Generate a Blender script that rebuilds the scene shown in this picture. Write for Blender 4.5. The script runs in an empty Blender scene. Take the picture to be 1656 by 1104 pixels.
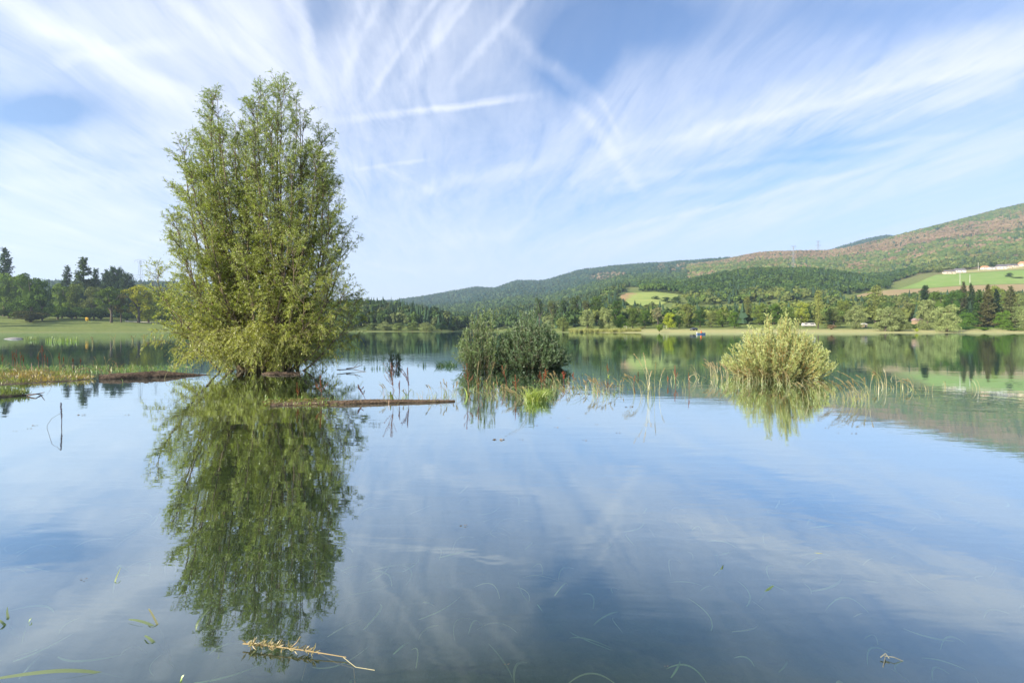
import bpy, bmesh, math, random
import numpy as np
from mathutils import Vector, Matrix, noise as mnoise

# ------------------------------------------------------------------ camera, sky, sun, exposure
S = bpy.context.scene
COL = S.collection
EYE = 1.5                    # camera height over the water
F = 828.0; CU = 828.0; HV = 533.0   # focal length / centre / horizon, in photo pixels
cam = bpy.data.cameras.new("camera"); cam_o = bpy.data.objects.new("camera", cam); COL.objects.link(cam_o)
cam.sensor_width = 36; cam.lens = 18; cam.shift_y = -19/1656
cam.clip_start = 0.05; cam.clip_end = 20000
cam_o.location = (0, 0, EYE); cam_o.rotation_euler = (math.radians(90), 0, 0)
S.camera = cam_o
S.view_settings.view_transform = 'Standard'; S.view_settings.look = 'None'
S.view_settings.exposure = 1.36; S.view_settings.gamma = 1
SUN_EL = 27.0
SUN_DIR = Vector((-0.80, -0.62, 0)).normalized()*math.cos(math.radians(SUN_EL)) + Vector((0, 0, math.sin(math.radians(SUN_EL))))
sl = bpy.data.lights.new("sun", 'SUN'); sl.energy = 5.0; sl.angle = math.radians(0.5); sl.color = (1, .90, .74)
so = bpy.data.objects.new("sun", sl); COL.objects.link(so)
so.rotation_euler = SUN_DIR.to_track_quat('Z', 'Y').to_euler()

W = bpy.data.worlds.new("World"); S.world = W; W.use_nodes = True
nt = W.node_tree; nt.nodes.clear()

class NB:
    """small node-writing helper"""
    def __init__(s, nt): s.nt = nt
    def n(s, t, **k):
        o = s.nt.nodes.new(t)
        for a, b in k.items(): setattr(o, a, b)
        return o
    def put(s, sock, v):
        if v is None: return
        if hasattr(v, 'is_output') or isinstance(v, bpy.types.NodeSocket): s.nt.links.new(v, sock)
        else: sock.default_value = v
    def m(s, op, a, b=None, c=None, clamp=False):
        o = s.n('ShaderNodeMath', operation=op, use_clamp=clamp)
        s.put(o.inputs[0], a); s.put(o.inputs[1], b); s.put(o.inputs[2], c)
        return o.outputs[0]
    def v(s, op, a, b=None, out=0):
        o = s.n('ShaderNodeVectorMath', operation=op)
        s.put(o.inputs[0], a)
        if op == 'SCALE': s.put(o.inputs['Scale'], b)
        elif b is not None: s.put(o.inputs[1], b)
        return o.outputs[out]
    def mr(s, x, a, b, c=0., d=1., kind='SMOOTHSTEP'):
        o = s.n('ShaderNodeMapRange', interpolation_type=kind)
        s.put(o.inputs[0], x)
        for i, q in enumerate((a, b, c, d)): s.put(o.inputs[i+1], q)
        return o.outputs[0]
    def noise(s, vec, scale, detail=4, rough=.5, dist=0, out=0):
        o = s.n('ShaderNodeTexNoise'); s.put(o.inputs['Vector'], vec)
        o.inputs['Scale'].default_value = scale; o.inputs['Detail'].default_value = detail
        o.inputs['Roughness'].default_value = rough; o.inputs['Distortion'].default_value = dist
        return o.outputs[out]
    def mix(s, f, a, b, mode='MIX'):
        o = s.n('ShaderNodeMix', data_type='RGBA', blend_type=mode)
        s.put(o.inputs[0], f); s.put(o.inputs[6], a); s.put(o.inputs[7], b)
        return o.outputs[2]
    def comb(s, x, y, z):
        o = s.n('ShaderNodeCombineXYZ'); s.put(o.inputs[0], x); s.put(o.inputs[1], y); s.put(o.inputs[2], z)
        return o.outputs[0]
    def sep(s, v):
        o = s.n('ShaderNodeSeparateXYZ'); s.put(o.inputs[0], v); return o.outputs

def build_world():
    b = NB(nt)
    tc = b.n('ShaderNodeTexCoord').outputs['Generated']
    sky = b.n('ShaderNodeTexSky', sky_type='NISHITA', sun_disc=False)
    sky.sun_elevation = math.radians(SUN_EL); sky.sun_rotation = math.atan2(SUN_DIR.x, SUN_DIR.y)
    sky.air_density = 1.0; sky.dust_density = 0.4; sky.ozone_density = 2.0; sky.altitude = 300
    x, y, z = b.sep(tc)
    zc = b.m('MAXIMUM', z, 0.0)
    zz = b.m('ADD', zc, 0.04)
    # cirrus lies on a plane high above: project the direction on it
    px = b.m('DIVIDE', b.m('ADD', x, b.m('MULTIPLY', y, 0.12)), zz); py = b.m('DIVIDE', y, zz)
    wn = b.noise(b.comb(px, b.m('MULTIPLY', py, .5), 3.1), 0.9, 3, .5, out=1)
    wv = b.v('SUBTRACT', wn, (.5, .5, .5))
    P = b.v('ADD', b.comb(px, py, 0), b.v('SCALE', wv, 0.55))
    st1 = b.noise(b.v('MULTIPLY', P, (1.5, .30, 1)), 1.0, 7, .62, .5)
    st2 = b.noise(b.v('MULTIPLY', P, (6.5, 1.0, 1)), 1.0, 7, .66, .7)
    st3 = b.noise(b.v('MULTIPLY', P, (24, 6, 1)), 1.0, 5, .65, .4)
    # bearing / height coordinates of the sky round the northern bearing (same scale both ways)
    yc = b.m('MAXIMUM', y, .12)
    gu = b.m('MULTIPLY_ADD', b.m('DIVIDE', x, yc), F, CU)
    gv = b.m('MULTIPLY_ADD', b.m('DIVIDE', z, yc), -F, HV)
    G0 = b.comb(gu, gv, 0)
    gw = b.v('SUBTRACT', b.noise(b.v('SCALE', G0, .006), 1.0, 6, .62, out=1), (.5, .5, .5))
    G = b.v('ADD', G0, b.v('MULTIPLY', gw, (60, 60, 0)))
    Gs = b.v('ADD', G0, b.v('MULTIPLY', gw, (26, 26, 0)))
    def blob(u, v, ru, rv, amp):
        q = b.v('DIVIDE', b.v('SUBTRACT', G, (u, v, 0)), (ru, rv, 1))
        return b.mr(b.v('LENGTH', q, out=1), 0, 1.0, amp, 0)
    def seg(u0, v0, u1, v1, w, amp, e0=.2, e1=.2, crisp=False):
        L = math.hypot(u1-u0, v1-v0); t = ((u1-u0)/L, (v1-v0)/L, 0); n = (-t[1], t[0], 0)
        q = b.v('SUBTRACT', Gs if crisp else G, (u0, v0, 0))
        s_ = b.mr(b.m('ABSOLUTE', b.v('DOT_PRODUCT', q, n, out=1)), 0, w, amp, 0)
        tt = b.v('DOT_PRODUCT', q, t, out=1)
        a = b.mr(tt, 0, e0*L, 0, 1); c = b.mr(tt, L*(1-e1), L, 1, 0)
        return b.m('MULTIPLY', b.m('MULTIPLY', a, c), s_)
    cover = None
    for a in [(130, 330, 430, 240, .62), (440, 190, 330, 280, .60), (270, 30, 330, 150, .50), (30, 60, 260, 150, .30),
              (620, 150, 260, 260, .30), (900, 330, 330, 150, .28), (960, 210, 240, 130, .34), (700, 60, 240, 160, .22),
              (640, 380, 300, 120, .30), (1300, 170, 380, 110, .26), (1560, 90, 260, 90, .34), (1600, 330, 300, 150, .12),
              (70, 178, 150, 55, -.75), (215, 235, 90, 40, -.22), (510, 40, 80, 90, -.55), (930, 110, 95, 110, -.62), (1020, 30, 240, 90, -.40),
              (1110, 255, 110, 55, -.42), (1400, 20, 300, 70, -.20), (620, 110, 50, 90, -.40), (760, 160, 120, 70, -.1), (1330, 250, 330, 50, -.25),
              (560, 210, 70, 60, -.22)]:
        s_ = blob(*a); cover = s_ if cover is None else b.m('ADD', cover, s_)
    segs = None
    for a in [(-60, -40, 360, 215, 34, .55, .05, .3), (20, 30, 260, 120, 16, .35, .2, .3),
              (500, 200, 905, 150, 10, .50, .35, .35, True), (600, 184, 870, 160, 5, .22, .3, .4, True),
              (900, 300, 1760, 60, 62, .42, .25, .02), (1000, 262, 1700, 70, 26, .32, .2, .02), (1100, 215, 1760, 10, 40, .32, .3, .02),
              (880, 440, 1760, 185, 40, .42, .3, .05), (1150, 395, 1760, 215, 20, .25, .3, .05), (1000, 330, 1500, 235, 14, .24, .3, .4),
              (915, 150, 1060, 340, 17, .36, .25, .3, True), (960, 140, 1010, 250, 9, .2, .3, .3),
              (560, 272, 715, 258, 6, .30, .2, .3, True), (600, 262, 722, 322, 10, .26, .2, .2, True), (575, 418, 690, 446, 7, .35, .2, .4, True),
              (690, -60, 580, 190, 22, .34, .1, .4), (760, -60, 640, 170, 16, .34, .1, .4), (600, -40, 560, 110, 14, .22, .2, .4),
              (480, -30, 505, 120, 16, .25, .2, .4), (770, -30, 660, 130, 10, .30, .1, .4), (640, -50, 545, 160, 12, .28, .2, .3),
              (330, -60, 470, 180, 36, .30, .1, .4), (720, 440, 800, 432, 10, .2, .3, .3), (560, 420, 900, 372, 18, .16, .3, .3),
              (0, 260, 330, 215, 30, .22, .1, .3), (180, 100, 640, 300, 22, .40, .2, .4), (60, 110, 330, 60, 16, .3, .2, .4), (0, 300, 300, 290, 26, .3, .1, .4), (60, 470, 330, 370, 24, .25, .2, .3), (860, -20, 700, 170, 14, .3, .1, .5), (730, -40, 560, 210, 9, .34, .1, .4, True), (1000, 300, 1656, 130, 30, .3, .3, .05), (600, 330, 960, 250, 20, .25, .3, .4), (450, -40, 540, 190, 20, .4, .1, .4), (250, -40, 420, 130, 18, .4, .1, .4), (0, 400, 270, 330, 34, .18, .1, .3), (820, 420, 1500, 250, 9, .30, .3, .3, True), (980, 250, 1656, 95, 12, .35, .3, .05, True), (930, 300, 1656, 205, 10, .22, .3, .3, True), (800, 30, 1010, 200, 20, .18, .1, .4)]:
        s_ = seg(*a); segs = s_ if segs is None else b.m('ADD', segs, s_)
    tex = b.m('ADD', b.m('MULTIPLY', st1, .78), b.m('ADD', b.m('MULTIPLY', st2, .60), b.m('MULTIPLY', st3, .20)))   # mean ~ .8
    tx = b.mr(tex, .54, 1.12, 0.08, 1.45, 'LINEAR')
    base = b.m('MULTIPLY', b.m('MAXIMUM', b.m('ADD', cover, .33), .05), tx)
    sg = b.m('MULTIPLY', segs, b.mr(tex, .54, 1.06, .0, 1.7, 'LINEAR'))
    far = b.mr(zc, 0.0, .26, .70, 0.0)           # thin veil gathers towards the horizon
    dens = b.m('ADD', b.m('ADD', base, sg), far)
    dens = b.m('SUBTRACT', 1.0, b.m('EXPONENT', b.m('MULTIPLY', dens, -1.35)))
    cloud = b.mix(b.mr(zc, 0, .3), (6.3, 6.75, 7.6, 1), (6.4, 6.6, 7.3, 1))
    skyb = b.mix(1.0, sky.outputs[0], b.mix(b.mr(zc, 0, .3), (.98, .95, 1.16, 1), (.86, 1.04, 1.26, 1)), 'MULTIPLY')
    col = b.mix(dens, skyb, cloud)
    bg = b.n('ShaderNodeBackground'); nt.links.new(col, bg.inputs[0]); bg.inputs[1].default_value = 0.068
    out = b.n('ShaderNodeOutputWorld'); nt.links.new(bg.outputs[0], out.inputs[0])
build_world()
try:
    W.cycles.sampling_method = 'MANUAL'; W.cycles.sample_map_resolution = 512
except Exception: pass
try:
    S.cycles.transparent_max_bounces = 16; S.cycles.max_bounces = 8
    S.cycles.volume_bounces = 0
except Exception: pass

# ------------------------------------------------------------------ helpers
def rng(s): return np.random.default_rng(s)
def at(u, D, z=None):
    """ground position for a bearing (photo column) and a forward distance"""
    return ((u-CU)/F*D, D)
def onwater(u, v):
    D = EYE*F/(v-HV); return ((u-CU)/F*D, D)

class G:
    """collects geometry; build() links ONE mesh object"""
    def __init__(s): s.V = []; s.F = []; s.T = []; s.n = 0
    def add(s, V, Fc, tint=(1, 1, 1)):
        V = np.asarray(V, float).reshape(-1, 3); Fc = np.asarray(Fc, int)
        if len(Fc) == 0: return
        s.V.append(V); s.F.append(Fc+s.n); s.n += len(V)
        t = np.asarray(tint, float)
        if t.ndim == 1: t = np.tile(t, (len(Fc), 1))
        s.T.append(t)
    def mesh(s, name, smooth=False):
        me = bpy.data.meshes.new(name)
        V = np.concatenate(s.V).astype(np.float32)
        me.vertices.add(len(V)); me.vertices.foreach_set('co', V.ravel())
        loops = np.concatenate([f.ravel() for f in s.F]).astype(np.int32)
        sizes = np.concatenate([np.full(len(f), f.shape[1]) for f in s.F])
        starts = np.concatenate([[0], np.cumsum(sizes)[:-1]]).astype(np.int32)
        me.loops.add(len(loops)); me.loops.foreach_set('vertex_index', loops)
        me.polygons.add(len(sizes)); me.polygons.foreach_set('loop_start', starts)
        me.update(calc_edges=True)
        a = me.attributes.new('tint', 'FLOAT_VECTOR', 'FACE')
        a.data.foreach_set('vector', np.concatenate(s.T).astype(np.float32).ravel())
        me.polygons.foreach_set('use_smooth', np.full(len(sizes), bool(smooth)))
        me.validate()
        return me
    def build(s, name, mat, parent=None, smooth=False, loc=None):
        o = bpy.data.objects.new(name, s.mesh(name, smooth)); o.data.materials.append(mat)
        COL.objects.link(o)
        if parent is not None: o.parent = parent
        if loc is not None: o.location = loc
        return o

def tag(o, label=None, cat=None, group=None, kind=None):
    if label: o['label'] = label
    if cat: o['category'] = cat
    if group: o['group'] = group
    if kind: o['kind'] = kind
    return o
def thing(name, label, cat, loc, rz=0, group=None):
    o = bpy.data.objects.new(name, None); COL.objects.link(o); o.empty_display_size = .2
    o.location = loc; o.rotation_euler = (0, 0, rz)
    return tag(o, label, cat, group)
def copy_tree(o, parent=None):
    c = o.copy(); COL.objects.link(c); c.parent = parent
    for ch in o.children: copy_tree(ch, c)
    return c

def box(g, c, s, tint=(1, 1, 1), rz=0, taper=1.0):
    x, y, z = s[0]/2, s[1]/2, s[2]/2
    V = np.array([[-x, -y, -z], [x, -y, -z], [x, y, -z], [-x, y, -z], [-x*taper, -y*taper, z], [x*taper, -y*taper, z], [x*taper, y*taper, z], [-x*taper, y*taper, z]])
    if rz:
        ca, sa = math.cos(rz), math.sin(rz); V = V @ np.array([[ca, sa, 0], [-sa, ca, 0], [0, 0, 1]])
    g.add(V+np.array(c), [[0, 3, 2, 1], [4, 5, 6, 7], [0, 1, 5, 4], [1, 2, 6, 5], [2, 3, 7, 6], [3, 0, 4, 7]], tint)

def tube(g, pts, radii, n=6, tint=(1, 1, 1), cap=True):
    P = np.asarray(pts, float); R = np.broadcast_to(np.asarray(radii, float), (len(P),))
    T = np.gradient(P, axis=0); T /= np.linalg.norm(T, axis=1)[:, None]+1e-9
    ref = np.array([0.13, .99, .05]) if abs(T[0][2]) > .6 else np.array([0.05, .1, .99])
    A = np.cross(T, ref); A /= np.linalg.norm(A, axis=1)[:, None]+1e-9; B = np.cross(T, A)
    th = np.arange(n)/n*2*math.pi
    ring = P[:, None]+R[:, None, None]*(np.cos(th)[None, :, None]*A[:, None]+np.sin(th)[None, :, None]*B[:, None])
    V = ring.reshape(-1, 3); k = len(P); Fc = []
    i = np.arange(k-1)[:, None]*n; j = np.arange(n)[None, :]; j2 = (j+1) % n
    Fc = np.stack([i+j, i+j2, i+n+j2, i+n+j], -1).reshape(-1, 4)
    g.add(V, Fc, tint)
    if cap:
        for r in (0, k-1):
            c = V[r*n:(r+1)*n]; cc = c.mean(0)
            tri = np.array([[n, q, (q+1) % n] for q in range(n)])
            g.add(np.vstack([c, cc]), tri, tint)

def norm(a): return a/(np.linalg.norm(a, axis=-1, keepdims=True)+1e-9)

def leaves(g, P, Dr, L, Wd, r, tints, wide=.45):
    """one lens-shaped quad per leaf"""
    n = len(P); Dr = norm(Dr)
    side = norm(np.cross(Dr, norm(r.normal(size=(n, 3)))))
    nor = np.cross(Dr, side)
    L = np.broadcast_to(L, (n,))[:, None]; Wd = np.broadcast_to(Wd, (n,))[:, None]
    mid = P+Dr*L*wide+nor*L*.06
    tip = P+Dr*L-nor*L*.04
    V = np.stack([P, mid+side*Wd/2, tip, mid-side*Wd/2], 1).reshape(-1, 3)
    Fc = np.arange(n*4).reshape(n, 4)
    g.add(V, Fc, tints)

def cards(g, P, N, size, r, tints):
    """leaf-clump faces facing roughly along N"""
    n = len(P); N = norm(N)
    A = norm(np.cross(N, norm(r.normal(size=(n, 3))))); B = np.cross(N, A)
    s = np.broadcast_to(size, (n,))[:, None]
    k = r.uniform(.5, 1.1, (n, 4, 1))
    V = np.stack([P-A*s*k[:, 0], P-B*s*k[:, 1]*.8, P+A*s*k[:, 2], P+B*s*k[:, 3]*.8], 1).reshape(-1, 3)
    g.add(V, np.arange(n*4).reshape(n, 4), tints)

# ------------------------------------------------------------------ materials
def mat(name):
    m = bpy.data.materials.new(name); m.use_nodes = True; m.node_tree.nodes.clear()
    return m, NB(m.node_tree)
def out(b, sh, vol=None):
    o = b.n('ShaderNodeOutputMaterial'); b.nt.links.new(sh, o.inputs[0])
def bsdf(b, col, rough=.8, spec=.3, normal=None, metal=0):
    p = b.n('ShaderNodeBsdfPrincipled')
    b.put(p.inputs['Base Color'], col); b.put(p.inputs['Roughness'], rough)
    p.inputs['Specular IOR Level'].default_value = spec; p.inputs['Metallic'].default_value = metal
    if normal is not None: b.nt.links.new(normal, p.inputs['Normal'])
    return p.outputs[0]
def tintcol(b):
    a = b.n('ShaderNodeAttribute'); a.attribute_name = 'tint'; return a.outputs['Color']
def bump(b, h, strength, dist=.02):
    o = b.n('ShaderNodeBump'); o.inputs['Strength'].default_value = strength; o.inputs['Distance'].default_value = dist
    b.put(o.inputs['Height'], h); return o.outputs[0]

def leaf_mat(name, col=None, trans=.35, under=None, use_obj=False, gloss=.12, rough=.45):
    m, b = mat(name)
    t = tintcol(b)
    if use_obj:
        c = b.n('ShaderNodeObjectInfo').outputs['Color']; c = b.mix(1.0, t, c, 'MULTIPLY')
    elif col is not None: c = b.mix(1.0, t, (*col, 1), 'MULTIPLY')
    else: c = t
    if under is not None:
        ge = b.n('ShaderNodeNewGeometry'); c = b.mix(ge.outputs['Backfacing'], c, b.mix(1.0, t, (*under, 1), 'MULTIPLY'))
    d = b.n('ShaderNodeBsdfDiffuse'); b.put(d.inputs[0], c)
    tr = b.n('ShaderNodeBsdfTranslucent'); b.put(tr.inputs[0], b.mix(1.0, c, (1.0, 1.05, .45, 1), 'MULTIPLY'))
    mx = b.n('ShaderNodeMixShader'); mx.inputs[0].default_value = trans
    b.nt.links.new(d.outputs[0], mx.inputs[1]); b.nt.links.new(tr.outputs[0], mx.inputs[2])
    res = mx.outputs[0]
    if gloss:
        gl = b.n('ShaderNodeBsdfGlossy'); gl.inputs['Roughness'].default_value = rough; gl.inputs[0].default_value = (1, 1, 1, 1)
        m2 = b.n('ShaderNodeMixShader'); m2.inputs[0].default_value = gloss*.5
        b.nt.links.new(res, m2.inputs[1]); b.nt.links.new(gl.outputs[0], m2.inputs[2]); res = m2.outputs[0]
    out(b, res); return m

def plain(name, col, rough=.8, spec=.3, nscale=6, namp=.35, bmp=0.0, metal=0):
    m, b = mat(name)
    co = b.n('ShaderNodeTexCoord').outputs['Object']
    n = b.noise(co, nscale, 5, .6)
    c = b.mix(b.mr(n, .3, .7), tuple(q*(1-namp) for q in col)+(1,), tuple(min(1, q*(1+namp)) for q in col)+(1,))
    out(b, bsdf(b, b.mix(1.0, c, tintcol(b), 'MULTIPLY'), rough, spec, bump(b, n, bmp) if bmp else None, metal)); return m

M_willow = leaf_mat('willow_leaf', trans=.42, gloss=.12)
M_far = leaf_mat('tree_foliage', use_obj=True, trans=.25, gloss=0)
M_wood_stuff = leaf_mat('forest_foliage', trans=.15, gloss=0)
M_bark = plain('bark', (.16, .125, .085), .9, .1, 14, .4, .5)
M_barkfar = plain('bark_far', (.11, .09, .07), .9, .1, 3, .3)
M_log = plain('rotten_log', (.085, .06, .042), .85, .2, 22, .6, .9)
M_blade = leaf_mat('grass_blade', trans=.4, gloss=.1)
M_seed = leaf_mat('seed_head', trans=.2, gloss=0)
M_mud = plain('mud', (.10, .08, .055), .8, .2, 8, .5, .5)

# ------------------------------------------------------------------ terrain
def zv(D, v): return EYE+(HV-v)*D/F
PROF = {
 -1800: [(100, 'z', -1.), (130, 'z', 0), (200, 'z', 3), (500, 'z', 14), (1300, 'z', 60), (1700, 'z', 90)],
 -300: [(190, 'z', -1.), (220, 'z', 0), (330, 'z', 8), (600, 'z', 20), (1200, 'z', 95), (1700, 'z', 90)],
 0:   [(225, 'z', -1.), (250, 'z', 0), (285, 530), (345, 514.5), (600, 498), (900, 480), (1200, 462), (1700, 470)],
 150: [(240, 'z', -1.), (262, 'z', 0), (300, 530.5), (350, 518), (600, 501), (900, 481), (1200, 461), (1700, 470)],
 280: [(250, 'z', -1.), (275, 'z', 0), (305, 532.5), (355, 524), (600, 507), (900, 484), (1200, 465), (1700, 474)],
 420: [(270, 'z', -1.), (300, 'z', 0), (350, 531), (450, 516), (700, 500), (1200, 478), (1700, 482)],
 560: [(350, 'z', -1.), (380, 'z', 0), (430, 529), (500, 508), (620, 501), (760, 512), (1200, 500), (2600, 492)],
 640: [(370, 'z', -1.), (395, 'z', 0), (440, 528), (510, 510), (600, 503), (740, 515), (1200, 506), (2600, 489.5)],
 700: [(370, 'z', -1.), (395, 'z', 0), (430, 530), (480, 520), (560, 513), (700, 524), (1200, 508), (2000, 496), (2600, 479)],
 745: [(470, 'z', -1.), (500, 'z', 0), (560, 531), (640, 528), (800, 518), (1200, 508), (2000, 490), (2600, 471)],
 770: [(480, 'z', -1.), (520, 'z', 0), (580, 530), (700, 524), (1000, 511), (1400, 500), (2000, 482), (2600, 466)],
 800: [(470, 'z', -1.), (510, 'z', 0), (560, 530), (700, 520), (1000, 507), (1400, 494), (2000, 480), (2600, 469)],
 835: [(430, 'z', -1.), (470, 'z', 0), (520, 530), (700, 515), (1000, 502), (1400, 490), (2000, 472), (2600, 456)],
 880: [(380, 'z', -1.), (420, 'z', 0), (480, 530), (600, 520), (900, 505), (1400, 488), (2000, 471), (2600, 456)],
 940: [(240, 'z', -1.), (264, 'z', 0), (300, 532), (420, 520), (700, 503), (1100, 484), (1600, 466), (2100, 452), (2600, 438)],
 1000: [(240, 'z', -1.), (258, 'z', 0), (300, 531), (420, 520), (560, 503), (700, 474), (850, 470), (1200, 462), (1700, 448), (2600, 431)],
 1060: [(232, 'z', -1.), (250, 'z', 0), (300, 531), (420, 520), (560, 504), (700, 472), (850, 468), (1200, 456), (1700, 442), (2600, 427)],
 1110: [(230, 'z', -1.), (248, 'z', 0), (300, 530.5), (400, 520), (500, 511), (600, 495), (700, 478), (850, 466), (1000, 462), (1300, 452), (1800, 434), (2500, 424)],
 1170: [(230, 'z', -1.), (248, 'z', 0), (300, 530.5), (400, 517), (500, 507), (600, 494), (750, 472), (950, 448), (1150, 452), (1500, 437), (1950, 424), (2400, 421)],
 1230: [(230, 'z', -1.), (248, 'z', 0), (300, 530.5), (400, 515), (500, 504), (600, 488), (750, 468), (950, 441), (1150, 447), (1500, 430), (1950, 411), (2300, 420)],
 1290: [(230, 'z', -1.), (248, 'z', 0), (300, 530.5), (400, 512), (500, 498), (600, 486), (750, 468), (950, 441), (1150, 447), (1500, 428), (1950, 406), (2300, 420), (3000, 414)],
 1345: [(230, 'z', -1.), (246, 'z', 0), (300, 530.5), (400, 515), (600, 490), (750, 470), (950, 446), (1150, 447), (1500, 428), (1950, 407), (2300, 422), (3000, 405)],
 1400: [(230, 'z', -1.), (246, 'z', 0), (300, 530.5), (400, 515), (600, 489), (750, 470), (950, 455), (1150, 448), (1500, 424), (1950, 394), (2300, 412), (3000, 387)],
 1440: [(230, 'z', -1.), (246, 'z', 0), (300, 530.5), (400, 515), (600, 486), (750, 466), (950, 456), (1150, 444), (1500, 418), (1950, 383), (2300, 395), (3000, 380)],
 1500: [(230, 'z', -1.), (246, 'z', 0), (300, 530.5), (400, 510), (600, 480), (700, 472), (850, 443), (980, 436), (1150, 428), (1500, 402), (1950, 370), (2400, 378)],
 1560: [(230, 'z', -1.), (246, 'z', 0), (300, 530.5), (400, 510), (600, 480), (700, 467), (850, 440), (980, 430), (1150, 420), (1500, 390), (1950, 355), (2400, 362)],
 1656: [(230, 'z', -1.), (246, 'z', 0), (300, 530.5), (400, 510), (600, 480), (700, 465), (850, 434), (980, 424), (1150, 408), (1500, 372), (1950, 331), (2400, 340)],
 2000: [(200, 'z', -1.), (220, 'z', 0), (300, 528), (400, 510), (600, 480), (850, 430), (1150, 390), (1950, 322), (2400, 345)],
 3600: [(120, 'z', -1.), (140, 'z', 0), (300, 520), (600, 480), (850, 440), (1150, 400), (1950, 335), (2400, 355)],
}
US = np.concatenate([np.arange(-1800, -60, 40), np.arange(-60, 1760, 5), np.arange(1760, 3601, 40)]).astype(float)
DS = np.geomspace(60, 4200, 330)
def build_heights():
    keys = sorted(PROF); Z = []
    for k in keys:
        pts = [(p[0], p[2] if p[1] == 'z' else zv(p[0], p[1])) for p in PROF[k]]
        d = [p[0] for p in pts]; z = [p[1] for p in pts]
        Z.append(np.interp(DS, [20]+d+[5000], [-1.6]+z+[z[-1]]))
    Z = np.array(Z); H = np.zeros((len(US), len(DS)))
    for j in range(len(DS)): H[:, j] = np.interp(US, keys, Z[:, j])
    for _ in range(6):                       # soften the folds
        H[:, 1:-1] = (H[:, :-2]+2*H[:, 1:-1]+H[:, 2:])/4
    for _ in range(3):
        H[1:-1] = (H[:-2]+2*H[1:-1]+H[2:])/4
    # gullies and humps on the high ground
    r = rng(5)
    X = (US[:, None]-CU)/F*DS[None, :]; Y = np.broadcast_to(DS[None, :], X.shape)
    w = np.clip((Y-700)/900, 0, 1)
    N = np.zeros_like(X)
    for k in range(14):
        a = r.uniform(0, 6.28); lam = r.uniform(90, 420); ph = r.uniform(0, 6.28)
        N += np.sin((X*math.cos(a)+Y*math.sin(a)*.6)/lam*6.28+ph)*lam/420
    return H+N*w*1.5
HT = build_heights()
def ground_z(x, y):
    x = np.asarray(x, float); y = np.asarray(y, float)
    u = x/y*F+CU
    i = np.clip(np.interp(u, US, np.arange(len(US))), 0, len(US)-1.001); j = np.clip(np.interp(y, DS, np.arange(len(DS))), 0, len(DS)-1.001)
    i0 = i.astype(int); j0 = j.astype(int); a = i-i0; c = j-j0
    return HT[i0, j0]*(1-a)*(1-c)+HT[i0+1, j0]*a*(1-c)+HT[i0, j0+1]*(1-a)*c+HT[i0+1, j0+1]*a*c
def gz(x, y): return float(ground_z(np.array([x]), np.array([y]))[0])

def ground_material():
    m, b = mat('ground_grass')
    geo = b.n('ShaderNodeNewGeometry').outputs['Position']
    n1 = b.noise(geo, .035, 6, .6); n2 = b.noise(geo, .6, 4, .6); n3 = b.noise(b.v('MULTIPLY', geo, (.06, .5, 1)), 1.0, 4, .6)
    c = b.mix(b.mr(n1, .35, .65), (.095, .145, .035, 1), (.14, .17, .05, 1))
    c = b.mix(b.mr(n3, .42, .62), c, (.20, .23, .065, 1))
    c = b.mix(b.mr(n2, .3, .8), c, (.09, .12, .035, 1))
    x, y, z = b.sep(geo)
    # bare drawdown strip beside the water
    zz = b.m('ADD', z, b.m('MULTIPLY', b.m('SUBTRACT', n2, .5), 1.0))
    right = b.mr(x, 30, 50)
    sand = b.mix(b.mr(n2, .35, .65), (.36, .32, .16, 1), (.30, .31, .12, 1))
    c = b.mix(b.m('MULTIPLY', b.mr(zz, .9, 2.6, 1, 0), right), c, sand)
    sc = b.mix(n2, (.20, .23, .075, 1), (.15, .15, .07, 1))
    c = b.mix(b.m('MULTIPLY', b.mr(zz, .2, .9, .7, 0), b.m('SUBTRACT', 1.0, right)), c, sc)
    # dry scrub on the upper slopes
    hi = b.mr(z, 60, 140)
    c = b.mix(hi, c, b.mix(b.mr(n1, .4, .6), (.22, .15, .10, 1), (.13, .13, .05, 1)))
    out(b, bsdf(b, c, .95, .1, bump(b, n2, .6, .3))); return m
M_ground = ground_material()
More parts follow.
